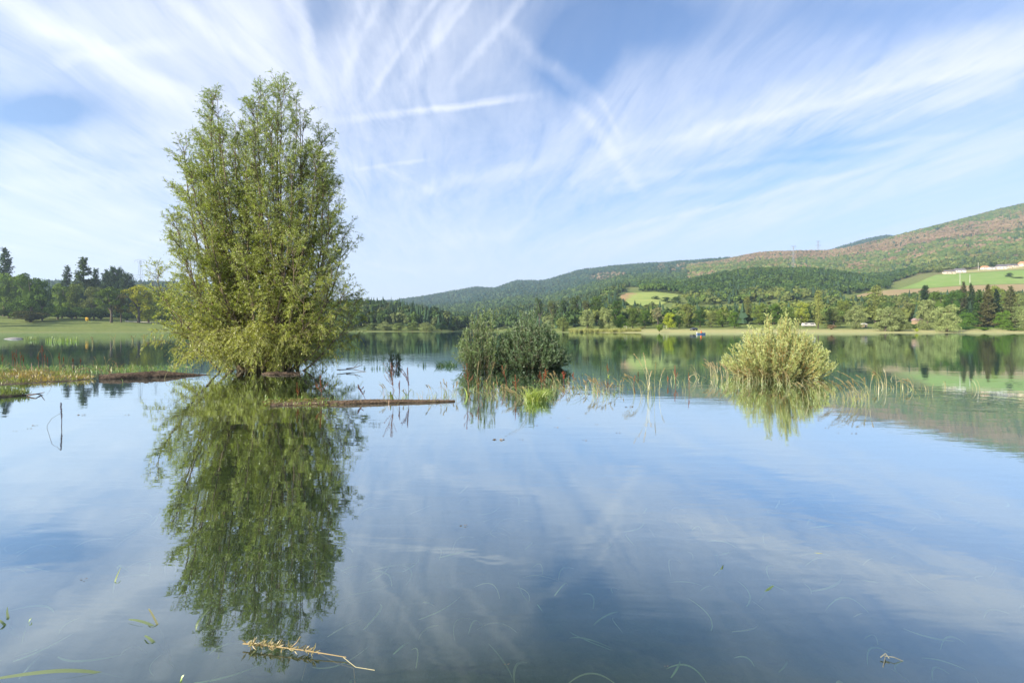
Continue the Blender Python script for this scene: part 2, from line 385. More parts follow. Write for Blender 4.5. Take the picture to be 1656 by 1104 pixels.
def build_ground():
    X = (US[:, None]-CU)/F*DS[None, :]; Y = np.broadcast_to(DS[None, :], X.shape)
    V = np.stack([X, Y, HT], -1).reshape(-1, 3); nU, nD = X.shape
    i = np.arange(nU-1)[:, None]*nD; j = np.arange(nD-1)[None, :]
    Fc = np.stack([i+j, i+nD+j, i+nD+j+1, i+j+1], -1).reshape(-1, 4)
    g = G(); g.add(V, Fc); o = g.build('ground', M_ground, smooth=True); tag(o, kind='structure')
    # lake bed under and around the viewer
    m, b = mat('lake_bed')
    geo = b.n('ShaderNodeNewGeometry').outputs['Position']
    n = b.noise(geo, .9, 6, .65); n2 = b.noise(geo, 6, 5, .6)
    c = b.mix(b.mr(n, .3, .7), (.045, .06, .03, 1), (.10, .11, .055, 1)); c = b.mix(b.mr(n2, .4, .8), c, (.13, .12, .07, 1))
    out(b, bsdf(b, c, .95, .1, bump(b, n2, .5, .05)))
    xs = np.concatenate([np.linspace(-900, -30, 20), np.linspace(-28, 28, 70), np.linspace(30, 900, 20)]); ys = np.concatenate([np.linspace(-300, -6, 20), np.linspace(-5, 40, 80), np.linspace(45, 64, 5)])
    XX, YY = np.meshgrid(xs, ys, indexing='ij')
    Z = -.50-.012*np.clip(YY, 0, 64)-.08*np.sin(XX*.9+1)*np.cos(YY*.7)-.04*np.sin(XX*2.3)*np.sin(YY*1.9+.5)
    Z = np.where(YY < -2.2, -.5+(-2.2-YY)*.28, Z); Z = np.minimum(Z, 3)
    V = np.stack([XX, YY, Z], -1).reshape(-1, 3); nU, nD = XX.shape
    i = np.arange(nU-1)[:, None]*nD; j = np.arange(nD-1)[None, :]
    g = G(); g.add(V, np.stack([i+j, i+nD+j, i+nD+j+1, i+j+1], -1).reshape(-1, 4)); tag(g.build('lake_bed', m, smooth=True), kind='structure')
build_ground()

def build_water():
    m, b = mat('lake_water')
    geo = b.n('ShaderNodeNewGeometry').outputs['Position']
    x, y, z = b.sep(geo)
    # ripples: short ones close by, patches of breeze further out
    big = b.noise(b.v('MULTIPLY', geo, (.05, .16, 1)), 1.0, 3, .5)
    patch = b.mr(big, .42, .66)
    r1 = b.noise(b.v('MULTIPLY', geo, (.9, 3.2, 1)), 1.0, 3, .5, .3)
    r2 = b.noise(b.v('MULTIPLY', geo, (3.5, 16.0, 1)), 1.0, 2, .5, .2)
    r3 = b.noise(b.v('MULTIPLY', geo, (.35, 1.0, 1)), 1.0, 2, .5)
    h = b.m('ADD', b.m('MULTIPLY', r1, .0016), b.m('MULTIPLY', b.m('MULTIPLY', r2, patch), .0008))
    h = b.m('ADD', h, b.m('MULTIPLY', r3, .002))
    # rings spreading from three small disturbances
    for (cu, cv, k, R, amp) in [(800, 893, 80, .35, .00008), (1085, 900, 46, .75, .00012), (1290, 878, 30, 1.5, .0002), (845, 805, 34, .7, .00012), (60, 885, 26, 1.1, .0002), (1560, 650, 9, 4.5, .0009), (660, 575, 7, 6, .0016)]:
        X, Y = onwater(cu, cv)
        d = b.v('LENGTH', b.v('SUBTRACT', geo, (X, Y, 0)), out=1)
        w = b.m('MULTIPLY', b.m('SINE', b.m('MULTIPLY', d, k)), b.mr(d, .05*R, R, amp, 0))
        w = b.m('MULTIPLY', w, b.mr(b.noise(b.v('ADD', geo, (cu*.1, cv*.07, 0)), 1.7, 3, .6), .45, .62))
        h = b.m('ADD', h, w)
    nrm = b.n('ShaderNodeBump'); nrm.inputs['Strength'].default_value = 1.0; nrm.inputs['Distance'].default_value = 1.0
    b.put(nrm.inputs['Height'], h); nr = nrm.outputs[0]
    lw = b.n('ShaderNodeLayerWeight'); lw.inputs[0].default_value = .5; b.put(lw.inputs[1], nr)
    c = b.m('SUBTRACT', 1.0, lw.outputs['Facing'])
    fac = b.m('MAXIMUM', b.m('SUBTRACT', b.m('SUBTRACT', 1.0, b.m('MULTIPLY', c, .97)), b.m('MULTIPLY', b.m('MULTIPLY', c, c), 1.10)), .035)
    gl = b.n('ShaderNodeBsdfGlossy'); gl.inputs['Roughness'].default_value = .012; gl.inputs[0].default_value = (.86, .96, 1, 1); b.put(gl.inputs['Normal'], nr)
    tr = b.n('ShaderNodeBsdfTransparent'); tr.inputs[0].default_value = (.62, .74, .66, 1)
    df = b.n('ShaderNodeBsdfDiffuse'); df.inputs[0].default_value = (.022, .036, .026, 1)
    mx = b.n('ShaderNodeMixShader'); mx.inputs[0].default_value = .42
    b.nt.links.new(tr.outputs[0], mx.inputs[1]); b.nt.links.new(df.outputs[0], mx.inputs[2])
    m2 = b.n('ShaderNodeMixShader'); b.put(m2.inputs[0], fac)
    b.nt.links.new(mx.outputs[0], m2.inputs[1]); b.nt.links.new(gl.outputs[0], m2.inputs[2])
    out(b, m2.outputs[0])
    g = G(); g.add([[-2500, -8, 0], [2500, -8, 0], [2500, 1000, 0], [-2500, 1000, 0]], [[0, 1, 2, 3]])
    tag(g.build('water', m), kind='structure')
build_water()

# ------------------------------------------------------------------ fields on the far slope
def field(name, label, rows, colA, colB, lift=.5, stripes=0):
    """rows: (D, u0, u1) from near to far"""
    m, b = mat(name+'_soil'); geo = b.n('ShaderNodeNewGeometry').outputs['Position']
    n = b.noise(geo, .05, 5, .6); n2 = b.noise(b.v('MULTIPLY', geo, (.02, .25, .1)), 1.0, 4, .6)
    c = b.mix(b.mr(n, .3, .7), (*colA, 1), (*colB, 1)); c = b.mix(b.mr(n2, .5, .7, 0, .6), c, tuple(q*.75 for q in colA)+(1,))
    out(b, bsdf(b, c, .95, .1))
    D = np.linspace(rows[0][0], rows[-1][0], 40); d = [q[0] for q in rows]
    a = np.interp(D, d, [q[1] for q in rows]); e = np.interp(D, d, [q[2] for q in rows])
    t = np.linspace(0, 1, 60); U = a[:, None]*(1-t)+e[:, None]*t; X = (U-CU)/F*D[:, None]; Y = np.broadcast_to(D[:, None], X.shape)
    Z = ground_z(X, Y)+lift
    V = np.stack([X, Y, Z], -1).reshape(-1, 3); nU, nD = X.shape
    i = np.arange(nU-1)[:, None]*nD; j = np.arange(nD-1)[None, :]
    g = G(); g.add(V, np.stack([i+j, i+j+1, i+nD+j+1, i+nD+j], -1).reshape(-1, 4)); o = g.build(name, m, smooth=True); tag(o, label, kind='structure')
FIELDS = [
 ('field', 'green meadow in the gap of the woods above the middle shore', [(560, 1022, 1052), (610, 1012, 1075), (660, 1012, 1095), (705, 1028, 1098)], (.20, .26, .07), (.27, .31, .09)),
 ('field', 'bare brown strip on the left edge of the small green meadow', [(600, 1003, 1012), (640, 1003, 1014), (680, 1004, 1028), (700, 1012, 1035)], (.30, .20, .11), (.27, .20, .10)),
 ('field', 'thin strip of green grass rising to the right under the dark wood', [(485, 1070, 1180), (520, 1085, 1262), (545, 1150, 1290), (560, 1200, 1300)], (.20, .27, .07), (.28, .32, .10)),
 ('field', 'wide ploughed brown field below the farm houses', [(640, 1370, 1700), (700, 1395, 1700), (722, 1410, 1700)], (.29, .21, .115), (.27, .225, .11)),
 ('field', 'bright green field right below the farm houses', [(724, 1450, 1720), (790, 1490, 1720), (838, 1515, 1720)], (.16, .25, .06), (.20, .27, .08)),
 ('field', 'straw coloured stubble strip directly in front of the houses', [(842, 1518, 1720), (862, 1540, 1720), (885, 1570, 1720)], (.31, .29, .13), (.27, .27, .11)),
]
for i, f in enumerate(FIELDS): field(f[0], f[1], f[2], f[3], f[4])
def in_field(u, D, pad=6):
    m = np.zeros(len(u), bool)
    for f in FIELDS:
        d = [q[0] for q in f[2]]
        a = np.interp(D, d, [q[1] for q in f[2]]); e = np.interp(D, d, [q[2] for q in f[2]])
        m |= (D > d[0]-14) & (D < d[-1]+8) & (u > a-pad) & (u < e+pad)
    return m

# ------------------------------------------------------------------ forest as stuff
def ico(sub):
    bm = bmesh.new(); bmesh.ops.create_icosphere(bm, subdivisions=sub, radius=1)
    V = np.array([v.co[:] for v in bm.verts]); Fc = np.array([[v.index for v in f.verts] for f in bm.faces]); bm.free(); return V, Fc
ICO1 = ico(1); ICO2 = ico(2)
def fnoise(x, y, seed, lam):
    r = rng(seed); s = np.zeros_like(x)
    for k in range(6):
        a = r.uniform(0, 6.28); l = lam*r.uniform(.5, 1.4); ph = r.uniform(0, 6.28, 2)
        s += np.sin((x*math.cos(a)+y*math.sin(a))/l*6.28+ph[0])*np.sin((x*math.sin(a)-y*math.cos(a))/l*5.1+ph[1])
    return s/3
def forest(name, label, D0, D1, u0, u1, sp, rad, hgt, pal, seed, conif=.15, sub=2, keep=None, cardn=0, pal_fn=None):
    r = rng(seed)
    xs = np.arange((u0-CU)/F*(D1 if u0 < CU else D0), (u1-CU)/F*(D1 if u1 > CU else D0), sp); ys = np.arange(D0, D1, sp)
    X, Y = np.meshgrid(xs, ys); X = X.ravel()+r.uniform(-.5, .5, X.size)*sp; Y = Y.ravel()+r.uniform(-.5, .5, Y.size)*sp
    U = X/Y*F+CU; ok = (U > u0) & (U < u1) & (Y > D0) & (Y < D1) & ~in_field(U, Y)
    X, Y, U = X[ok], Y[ok], U[ok]
    if keep is not None:
        k = keep(U, Y); X, Y, U = X[k], Y[k], U[k]
    Z = ground_z(X, Y); ok = Z > 1.2; X, Y, Z, U = X[ok], Y[ok], Z[ok], U[ok]
    # leave out what no viewpoint near the shore can see (back slopes)
    best = np.full(len(X), True)
    for t in (0.985, .96, .92, .86, .78):
        zt = ground_z(X*t, Y*t); best &= (zt+hgt*.4 < EYE+(Z+hgt*1.3-EYE)*t)
    X, Y, Z, U = X[best], Y[best], Z[best], U[best]
    n = len(X)
    isc = r.random(n) < np.clip(conif+.35*(fnoise(X, Y, seed+9, 160) > .35), 0, 1)*(1 if conif > 0 else 0)
    R = rad*r.uniform(.5, 1.35, n)*(1+.18*fnoise(X, Y, seed+41, 150)); H = hgt*r.uniform(.7, 1.2, n); H[isc] *= 1.25; R[isc] *= .62
    if pal_fn is not None: C = pal_fn(X, Y, U, r)
    else:
        pal = np.array(pal); k = np.clip((fnoise(X, Y, seed+3, 130)*.5+.5+r.normal(0, .28, n)), 0, .999)*len(pal); C = pal[k.astype(int)]
    C = C*r.uniform(.86, 1.14, (n, 1))*(1+.22*fnoise(X, Y, seed+40, 220))[:, None]; C[isc] = np.array([.035, .062, .035])*r.uniform(.8, 1.4, (isc.sum(), 1))
    g = G()
    for kind in (False, True):
        idx = np.where(isc == kind)[0]
        if not len(idx): continue
        if cardn and not kind:
            m = len(idx)*cardn; own = np.repeat(idx, cardn)
            d = norm(r.normal(size=(m, 3))); d[:, 2] = np.abs(d[:, 2])*1.0-.15
            lob = norm(r.normal(size=(len(X)*5, 3))).reshape(len(X), 5, 3); ll = lob[own, r.integers(0, 5, m)]
            ll[:, 2] = np.abs(ll[:, 2])
            p = ll*.55+d*r.uniform(.42, .62, (m, 1))
            Pn = np.stack([X[own]+p[:, 0]*R[own], Y[own]+p[:, 1]*R[own], Z[own]+H[own]*.5+p[:, 2]*H[own]*.5], -1)
            cards(g, Pn, d+r.normal(0, .35, (m, 3)), R[own]*r.uniform(.16, .30, m), r, C[own]*r.uniform(.8, 1.2, (m, 1)))
            # a core so the crowns are not see-through, coloured darker like inner shade
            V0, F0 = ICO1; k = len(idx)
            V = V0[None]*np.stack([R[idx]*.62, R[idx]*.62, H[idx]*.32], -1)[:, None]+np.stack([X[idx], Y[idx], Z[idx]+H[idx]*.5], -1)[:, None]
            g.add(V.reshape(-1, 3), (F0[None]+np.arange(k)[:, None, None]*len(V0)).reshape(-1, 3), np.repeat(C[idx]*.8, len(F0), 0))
        elif not kind:
            V0, F0 = ICO2 if sub == 2 else ICO1
            k = len(idx); j = r.uniform(.72, 1.22, (k, len(V0), 1))
            V = V0[None]*j*np.stack([R[idx], R[idx], H[idx]*.55], -1)[:, None]+np.stack([X[idx], Y[idx], Z[idx]+H[idx]*.45], -1)[:, None]
            g.add(V.reshape(-1, 3), (F0[None]+np.arange(k)[:, None, None]*len(V0)).reshape(-1, 3), np.repeat(C[idx], len(F0), 0)*r.uniform(.85, 1.15, (k*len(F0), 1)))
        else:
            # conifer: three stacked ragged skirts
            th = np.arange(7)/7*6.283
            for (za, zb, ra) in ((.05, .55, 1.0), (.3, .78, .75), (.55, 1.02, .48)):
                k = len(idx); rr = ra*R[idx, None]*r.uniform(.75, 1.2, (k, 7))
                ring = np.stack([X[idx, None]+rr*np.cos(th), Y[idx, None]+rr*np.sin(th), np.broadcast_to((Z[idx]+za*H[idx])[:, None], rr.shape)+r.uniform(-.04, .04, rr.shape)*H[idx, None]], -1)
                top = np.stack([X[idx], Y[idx], Z[idx]+zb*H[idx]], -1)[:, None]
                V = np.concatenate([ring, top], 1); f0 = np.array([[q, (q+1) % 7, 7] for q in range(7)])
                g.add(V.reshape(-1, 3), (f0[None]+np.arange(k)[:, None, None]*8).reshape(-1, 3), np.repeat(C[idx], 7, 0)*r.uniform(.85, 1.15, (k*7, 1)))
    o = g.build(name, M_wood_stuff); tag(o, label, 'wood', kind='stuff')
    print(name, n, 'trees')
GREENS = [(.045, .08, .022), (.06, .105, .024), (.09, .135, .028), (.12, .155, .035), (.055, .09, .03)]
def hill_pal(X, Y, U, r):
    n = len(X); base = np.array([(.06, .10, .03), (.085, .125, .035), (.12, .14, .045), (.075, .11, .035)])[np.clip((fnoise(X, Y, 61, 190)*1.3+1.8+r.normal(0, .7, n)).astype(int), 0, 3)]
    v = HV-(ground_z(X, Y)-EYE)*F/Y
    # dried-out beech band that climbs with the slope
    c1 = np.interp(U, [1130, 1250, 1345, 1440, 1540, 1656, 1900], [424, 414, 412, 398, 378, 362, 345])
    w = np.interp(U, [1130, 1300, 1500, 1656], [9, 10, 11, 14])
    pink = np.exp(-((v-c1)/w)**2)+.6*np.exp(-((v-c1-26)/9)**2)*(fnoise(X, Y, 77, 200) > 0)
    pk = (pink*(1+.5*fnoise(X, Y, 31, 110))+r.normal(0, .16, n)) > .52
    base[pk] = np.array([(.20, .14, .09), (.185, .14, .08), (.15, .12, .065)])[r.integers(0, 3, pk.sum())]
    tan = (fnoise(X, Y, 91, 130)+r.normal(0, .4, n)) > .75; base[tan & ~pk] = (.15, .135, .055)
    return base
def far_pal(X, Y, U, r):  # bluish crown colours: part of the distance haze is painted into them
    n = len(X); base = np.array([(.022, .055, .045), (.035, .07, .05), (.055, .085, .045)])[r.integers(0, 3, n)]
    v = HV-(ground_z(X, Y)-EYE)*F/Y
    pk = (r.random(n) < .75) & (((U-985)/32)**2+((v-452)/7)**2 < 1); base[pk] = (.16, .13, .09)
    pk = (r.random(n) < .35) & (np.abs(v-435) < 6) & (U > 1060) & (U < 1180); base[pk] = (.16, .125, .085)
    return base
forest('forest', 'hazy blue-green forest on the farthest ridge', 1500, 3150, 570, 1760, 14, 8, 13, None, 11, .35, 1, keep=lambda U, Y: ((U < 1110) | (Y > 2050)) & ((U < 1180) | (Y > 2400)), pal_fn=far_pal)
forest('forest', 'sunlit forest with dried pinkish patches on the big right hill', 1130, 2350, 1100, 1800, 10, 5.6, 9.5, None, 12, .06, 2, keep=lambda U, Y: (U > 1180) | (Y < 2050), pal_fn=hill_pal)
forest('forest', 'mixed green wood on the middle slopes of the valley', 1000, 1500, 700, 1110, 11, 6.3, 12, [(.035, .065, .03), (.05, .085, .03), (.07, .105, .035), (.045, .075, .03)], 13, .2, 2)
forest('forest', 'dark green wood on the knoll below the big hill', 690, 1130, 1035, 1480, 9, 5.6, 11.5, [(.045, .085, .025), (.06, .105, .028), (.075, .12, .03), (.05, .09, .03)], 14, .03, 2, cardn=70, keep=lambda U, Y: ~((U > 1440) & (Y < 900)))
forest('forest', 'leafy wood between the shore trees and the fields', 330, 700, 900, 1700, 9, 5.2, 10, [(.07, .11, .03), (.10, .15, .035), (.12, .15, .05), (.055, .09, .03), (.15, .18, .05)], 15, .10, 2, cardn=110,
       keep=lambda U, Y: ~((Y > 560) & (U > 990) & (U < 1110)) & ~((Y > 560) & (U > 1360)) & ~((Y > 470) & (Y < 600) & (U > 1060) & (U < 1330) & (fnoise(U*3, Y, 4, 90) > -.55)))
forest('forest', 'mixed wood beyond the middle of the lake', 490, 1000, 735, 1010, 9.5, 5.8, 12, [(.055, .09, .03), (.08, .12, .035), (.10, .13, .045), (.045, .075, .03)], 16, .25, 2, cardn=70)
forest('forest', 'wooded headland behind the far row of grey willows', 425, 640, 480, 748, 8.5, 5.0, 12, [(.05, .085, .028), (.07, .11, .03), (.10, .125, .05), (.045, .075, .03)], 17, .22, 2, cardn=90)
forest('forest', 'dark wooded ridge far behind the lawn trees', 640, 1250, -200, 600, 14, 8, 14, [(.04, .065, .035), (.05, .08, .035)], 18, .5, 2)
forest('forest', 'pale trees scattered round the farm houses', 900, 1130, 1440, 1800, 12, 5.5, 8.5, [(.10, .14, .04), (.13, .16, .05), (.08, .12, .04)], 19, .02, 2, cardn=60)

forest('forest', 'mixed wood closing the view behind the lawn', 400, 700, -160, 300, 13, 8, 17, [(.07, .11, .035), (.09, .14, .04), (.06, .09, .035)], 20, .25, 2, cardn=110)
forest('forest', 'wood seen through and right behind the big water willow', 300, 640, 300, 585, 9, 5.2, 11, [(.05, .085, .028), (.08, .12, .035), (.10, .125, .05)], 21, .2, 2, cardn=80)
# ------------------------------------------------------------------ single trees of the shores
def crown_mesh(kind, seed):
    """unit tree: height 1, base at origin; returns crown and trunk meshes"""
    r = rng(seed); g = G(); t = G()
    def clump(c, rad, n, s, sq=.8):
        d = norm(r.normal(size=(n, 3))); d[:, 2] = np.where(d[:, 2] < -.35, -d[:, 2], d[:, 2])
        p = np.array(c)+d*rad*np.array([1, 1, sq])*r.uniform(.72, 1.05, (n, 1))
        cards(g, p, d+r.normal(0, .65, (n, 3)), s*r.uniform(.5, 1.15, n), r, np.ones((n, 3))*r.uniform(.5, 1.45, (n, 1))*r.uniform(.8, 1.2))
    def core(c, rad):  # inner shade of the crown is painted in: core tinted darker than leaves
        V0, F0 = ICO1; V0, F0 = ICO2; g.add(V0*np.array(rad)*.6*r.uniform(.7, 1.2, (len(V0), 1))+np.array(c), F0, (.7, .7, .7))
    if kind in ('round', 'willow', 'open'):
        nb = {'round': 40, 'willow': 46, 'open': 24}[kind]; low = {'round': .10, 'willow': .05, 'open': .30}[kind]
        R = .40
        for k in range(nb):
            z = low+(1-low-.1)*r.random(); f = math.sin(math.pi*min(1, max(.06, (z-low+.30)/(1.30-low))))**.6
            a = r.uniform(0, 6.28); rr = R*f*math.sqrt(r.random())*.85
            cr = r.uniform(.085, .15)*(1 if kind != 'open' else .85)
            clump((rr*math.cos(a), rr*math.sin(a), z-.02), cr, 190 if kind != 'open' else 170, .018, .85)
            if kind == 'willow': clump((rr*math.cos(a), rr*math.sin(a), z-.08), cr*.8, 60, .02, 1.5)
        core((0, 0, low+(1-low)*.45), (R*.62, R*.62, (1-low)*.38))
        tube(t, [(0, 0, -.03), (.01, 0, .2), (-.01, .01, .5), (0, 0, .8)], [.035, .026, .018, .006], 7)
        for k in range(6):
            a = k*1.05; tube(t, [(0, 0, .22+.05*k), (.12*math.cos(a), .12*math.sin(a), .4+.05*k), (.24*math.cos(a), .24*math.sin(a), .55+.05*k)], [.016, .01, .003], 5)
    elif kind == 'poplar':
        for k in range(26):
            z = .1+.86*k/26; f = math.sin(math.pi*min(.98, (z+.08)/1.1))**.5*.11
            a = r.uniform(0, 6.28); clump((f*.5*math.cos(a), f*.5*math.sin(a), z), f*.9+.02, 90, .017, 1.7)
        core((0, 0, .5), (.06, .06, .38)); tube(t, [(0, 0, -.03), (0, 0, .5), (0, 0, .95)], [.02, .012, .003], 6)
    elif kind in ('spruce', 'pine'):
        nl = 22 if kind == 'spruce' else 15; lo = .07 if kind == 'spruce' else .30
        for k in range(nl):
            z = lo+(.97-lo)*k/nl; Rr = (.24*(1-(z-lo)/(1.02-lo))**.8 if kind == 'spruce' else .24*(1-(z-lo)/(1.1-lo))**.45)+.012
            nbr = max(5, int(13*(Rr/.24))+3)
            for q in range(nbr):
                a = r.uniform(0, 6.28); L = Rr*r.uniform(.65, 1.2); m = int(16+60*L/.24)
                s = r.uniform(.08, 1, m)**.8
                px = np.cos(a)*L*s+r.normal(0, .012, m); py = np.sin(a)*L*s+r.normal(0, .012, m)
                pz = z+r.normal(0, .007, m)+(-.10*L/.24*s+.10*s**2*.9)*.7
                if kind == 'pine': pz = z+.08*s+r.normal(0, .014, m)
                N = np.stack([np.full(m, .3*math.cos(a)), np.full(m, .3*math.sin(a)), np.ones(m)*.9], -1)+r.normal(0, .4, (m, 3))
                cards(g, np.stack([px, py, pz], -1), N, .0155*r.uniform(.6, 1.4, m), r, np.ones((m, 3))*r.uniform(.7, 1.3, (m, 1)))
        tube(t, [(0, 0, -.03), (0, 0, .5), (0, 0, .99)], [.022, .014, .002], 7)
    elif kind == 'bush':
        for k in range(14):
            a = r.uniform(0, 6.28); rr = .42*math.sqrt(r.random()); clump((rr*math.cos(a), rr*math.sin(a), r.uniform(.2, .75)), r.uniform(.17, .28), 110, .045)
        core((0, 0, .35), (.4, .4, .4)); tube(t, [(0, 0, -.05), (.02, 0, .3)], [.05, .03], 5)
    elif kind == 'reeds':
        n = 260; a = r.uniform(0, 6.28, n); rr = .5*np.sqrt(r.random(n)); P = np.stack([rr*np.cos(a), rr*np.sin(a), np.zeros(n)], -1)
        d = np.stack([np.cos(a)*.25, np.sin(a)*.25, np.ones(n)], -1)+r.normal(0, .12, (n, 3))
        leaves(g, P, d, r.uniform(.25, 1.05, n)**1.3, .05, r, np.ones((n, 3))*r.uniform(.7, 1.3, (n, 1)), .5)
        return g.mesh('blades'), None
    return g.mesh('crown'), t.mesh('trunk', True)
KM = {}
def km(kind, var):
    if (kind, var) not in KM: KM[(kind, var)] = crown_mesh(kind, hash_(kind)+var*7)
    return KM[(kind, var)]
def hash_(s): return sum(ord(c)*(i+3) for i, c in enumerate(s))
KW = {'round': .80, 'willow': .84, 'open': .82, 'poplar': .26, 'spruce': .50, 'pine': .48, 'bush': 1.25, 'reeds': 1.2}
_tn = [0]
def tree(kind, u, vtop, wpx, D, color, label, name='tree', cat='tree', group=None, dz=0):
    """a tree whose foot stands on the ground at distance D on bearing u"""
    _tn[0] += 1; k = _tn[0]; r = random.Random(k*31)
    if u < 300 and D < 245:
        D *= 1.97; color = (color[0]*1.55, color[1]*1.5, color[2]*1.1)
    elif kind not in ('reeds',): color = (color[0]*1.08, color[1]*1.12, color[2]*.85)
    X, Y = at(u, D); z0 = gz(X, Y)
    if z0 < -.2: z0 = 0
    H = zv(D, vtop)-z0; w = wpx/F*D/KW[kind]
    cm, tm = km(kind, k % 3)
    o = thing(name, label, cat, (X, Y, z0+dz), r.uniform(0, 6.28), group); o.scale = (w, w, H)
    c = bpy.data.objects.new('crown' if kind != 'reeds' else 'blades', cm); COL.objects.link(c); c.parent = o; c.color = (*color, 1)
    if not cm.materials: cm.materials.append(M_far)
    if tm is not None:
        if not tm.materials: tm.materials.append(M_barkfar)
        t = bpy.data.objects.new('trunk', tm); COL.objects.link(t); t.parent = o
    return o
OL = (.14, .165, .07); PALE = (.21, .24, .13); DK = (.045, .08, .028); MID = (.075, .125, .03); LIME = (.25, .29, .04); YEL = (.225, .235, .03)
BR = (.11, .105, .055); CON = (.035, .06, .032); GRN = (.10, .17, .035)
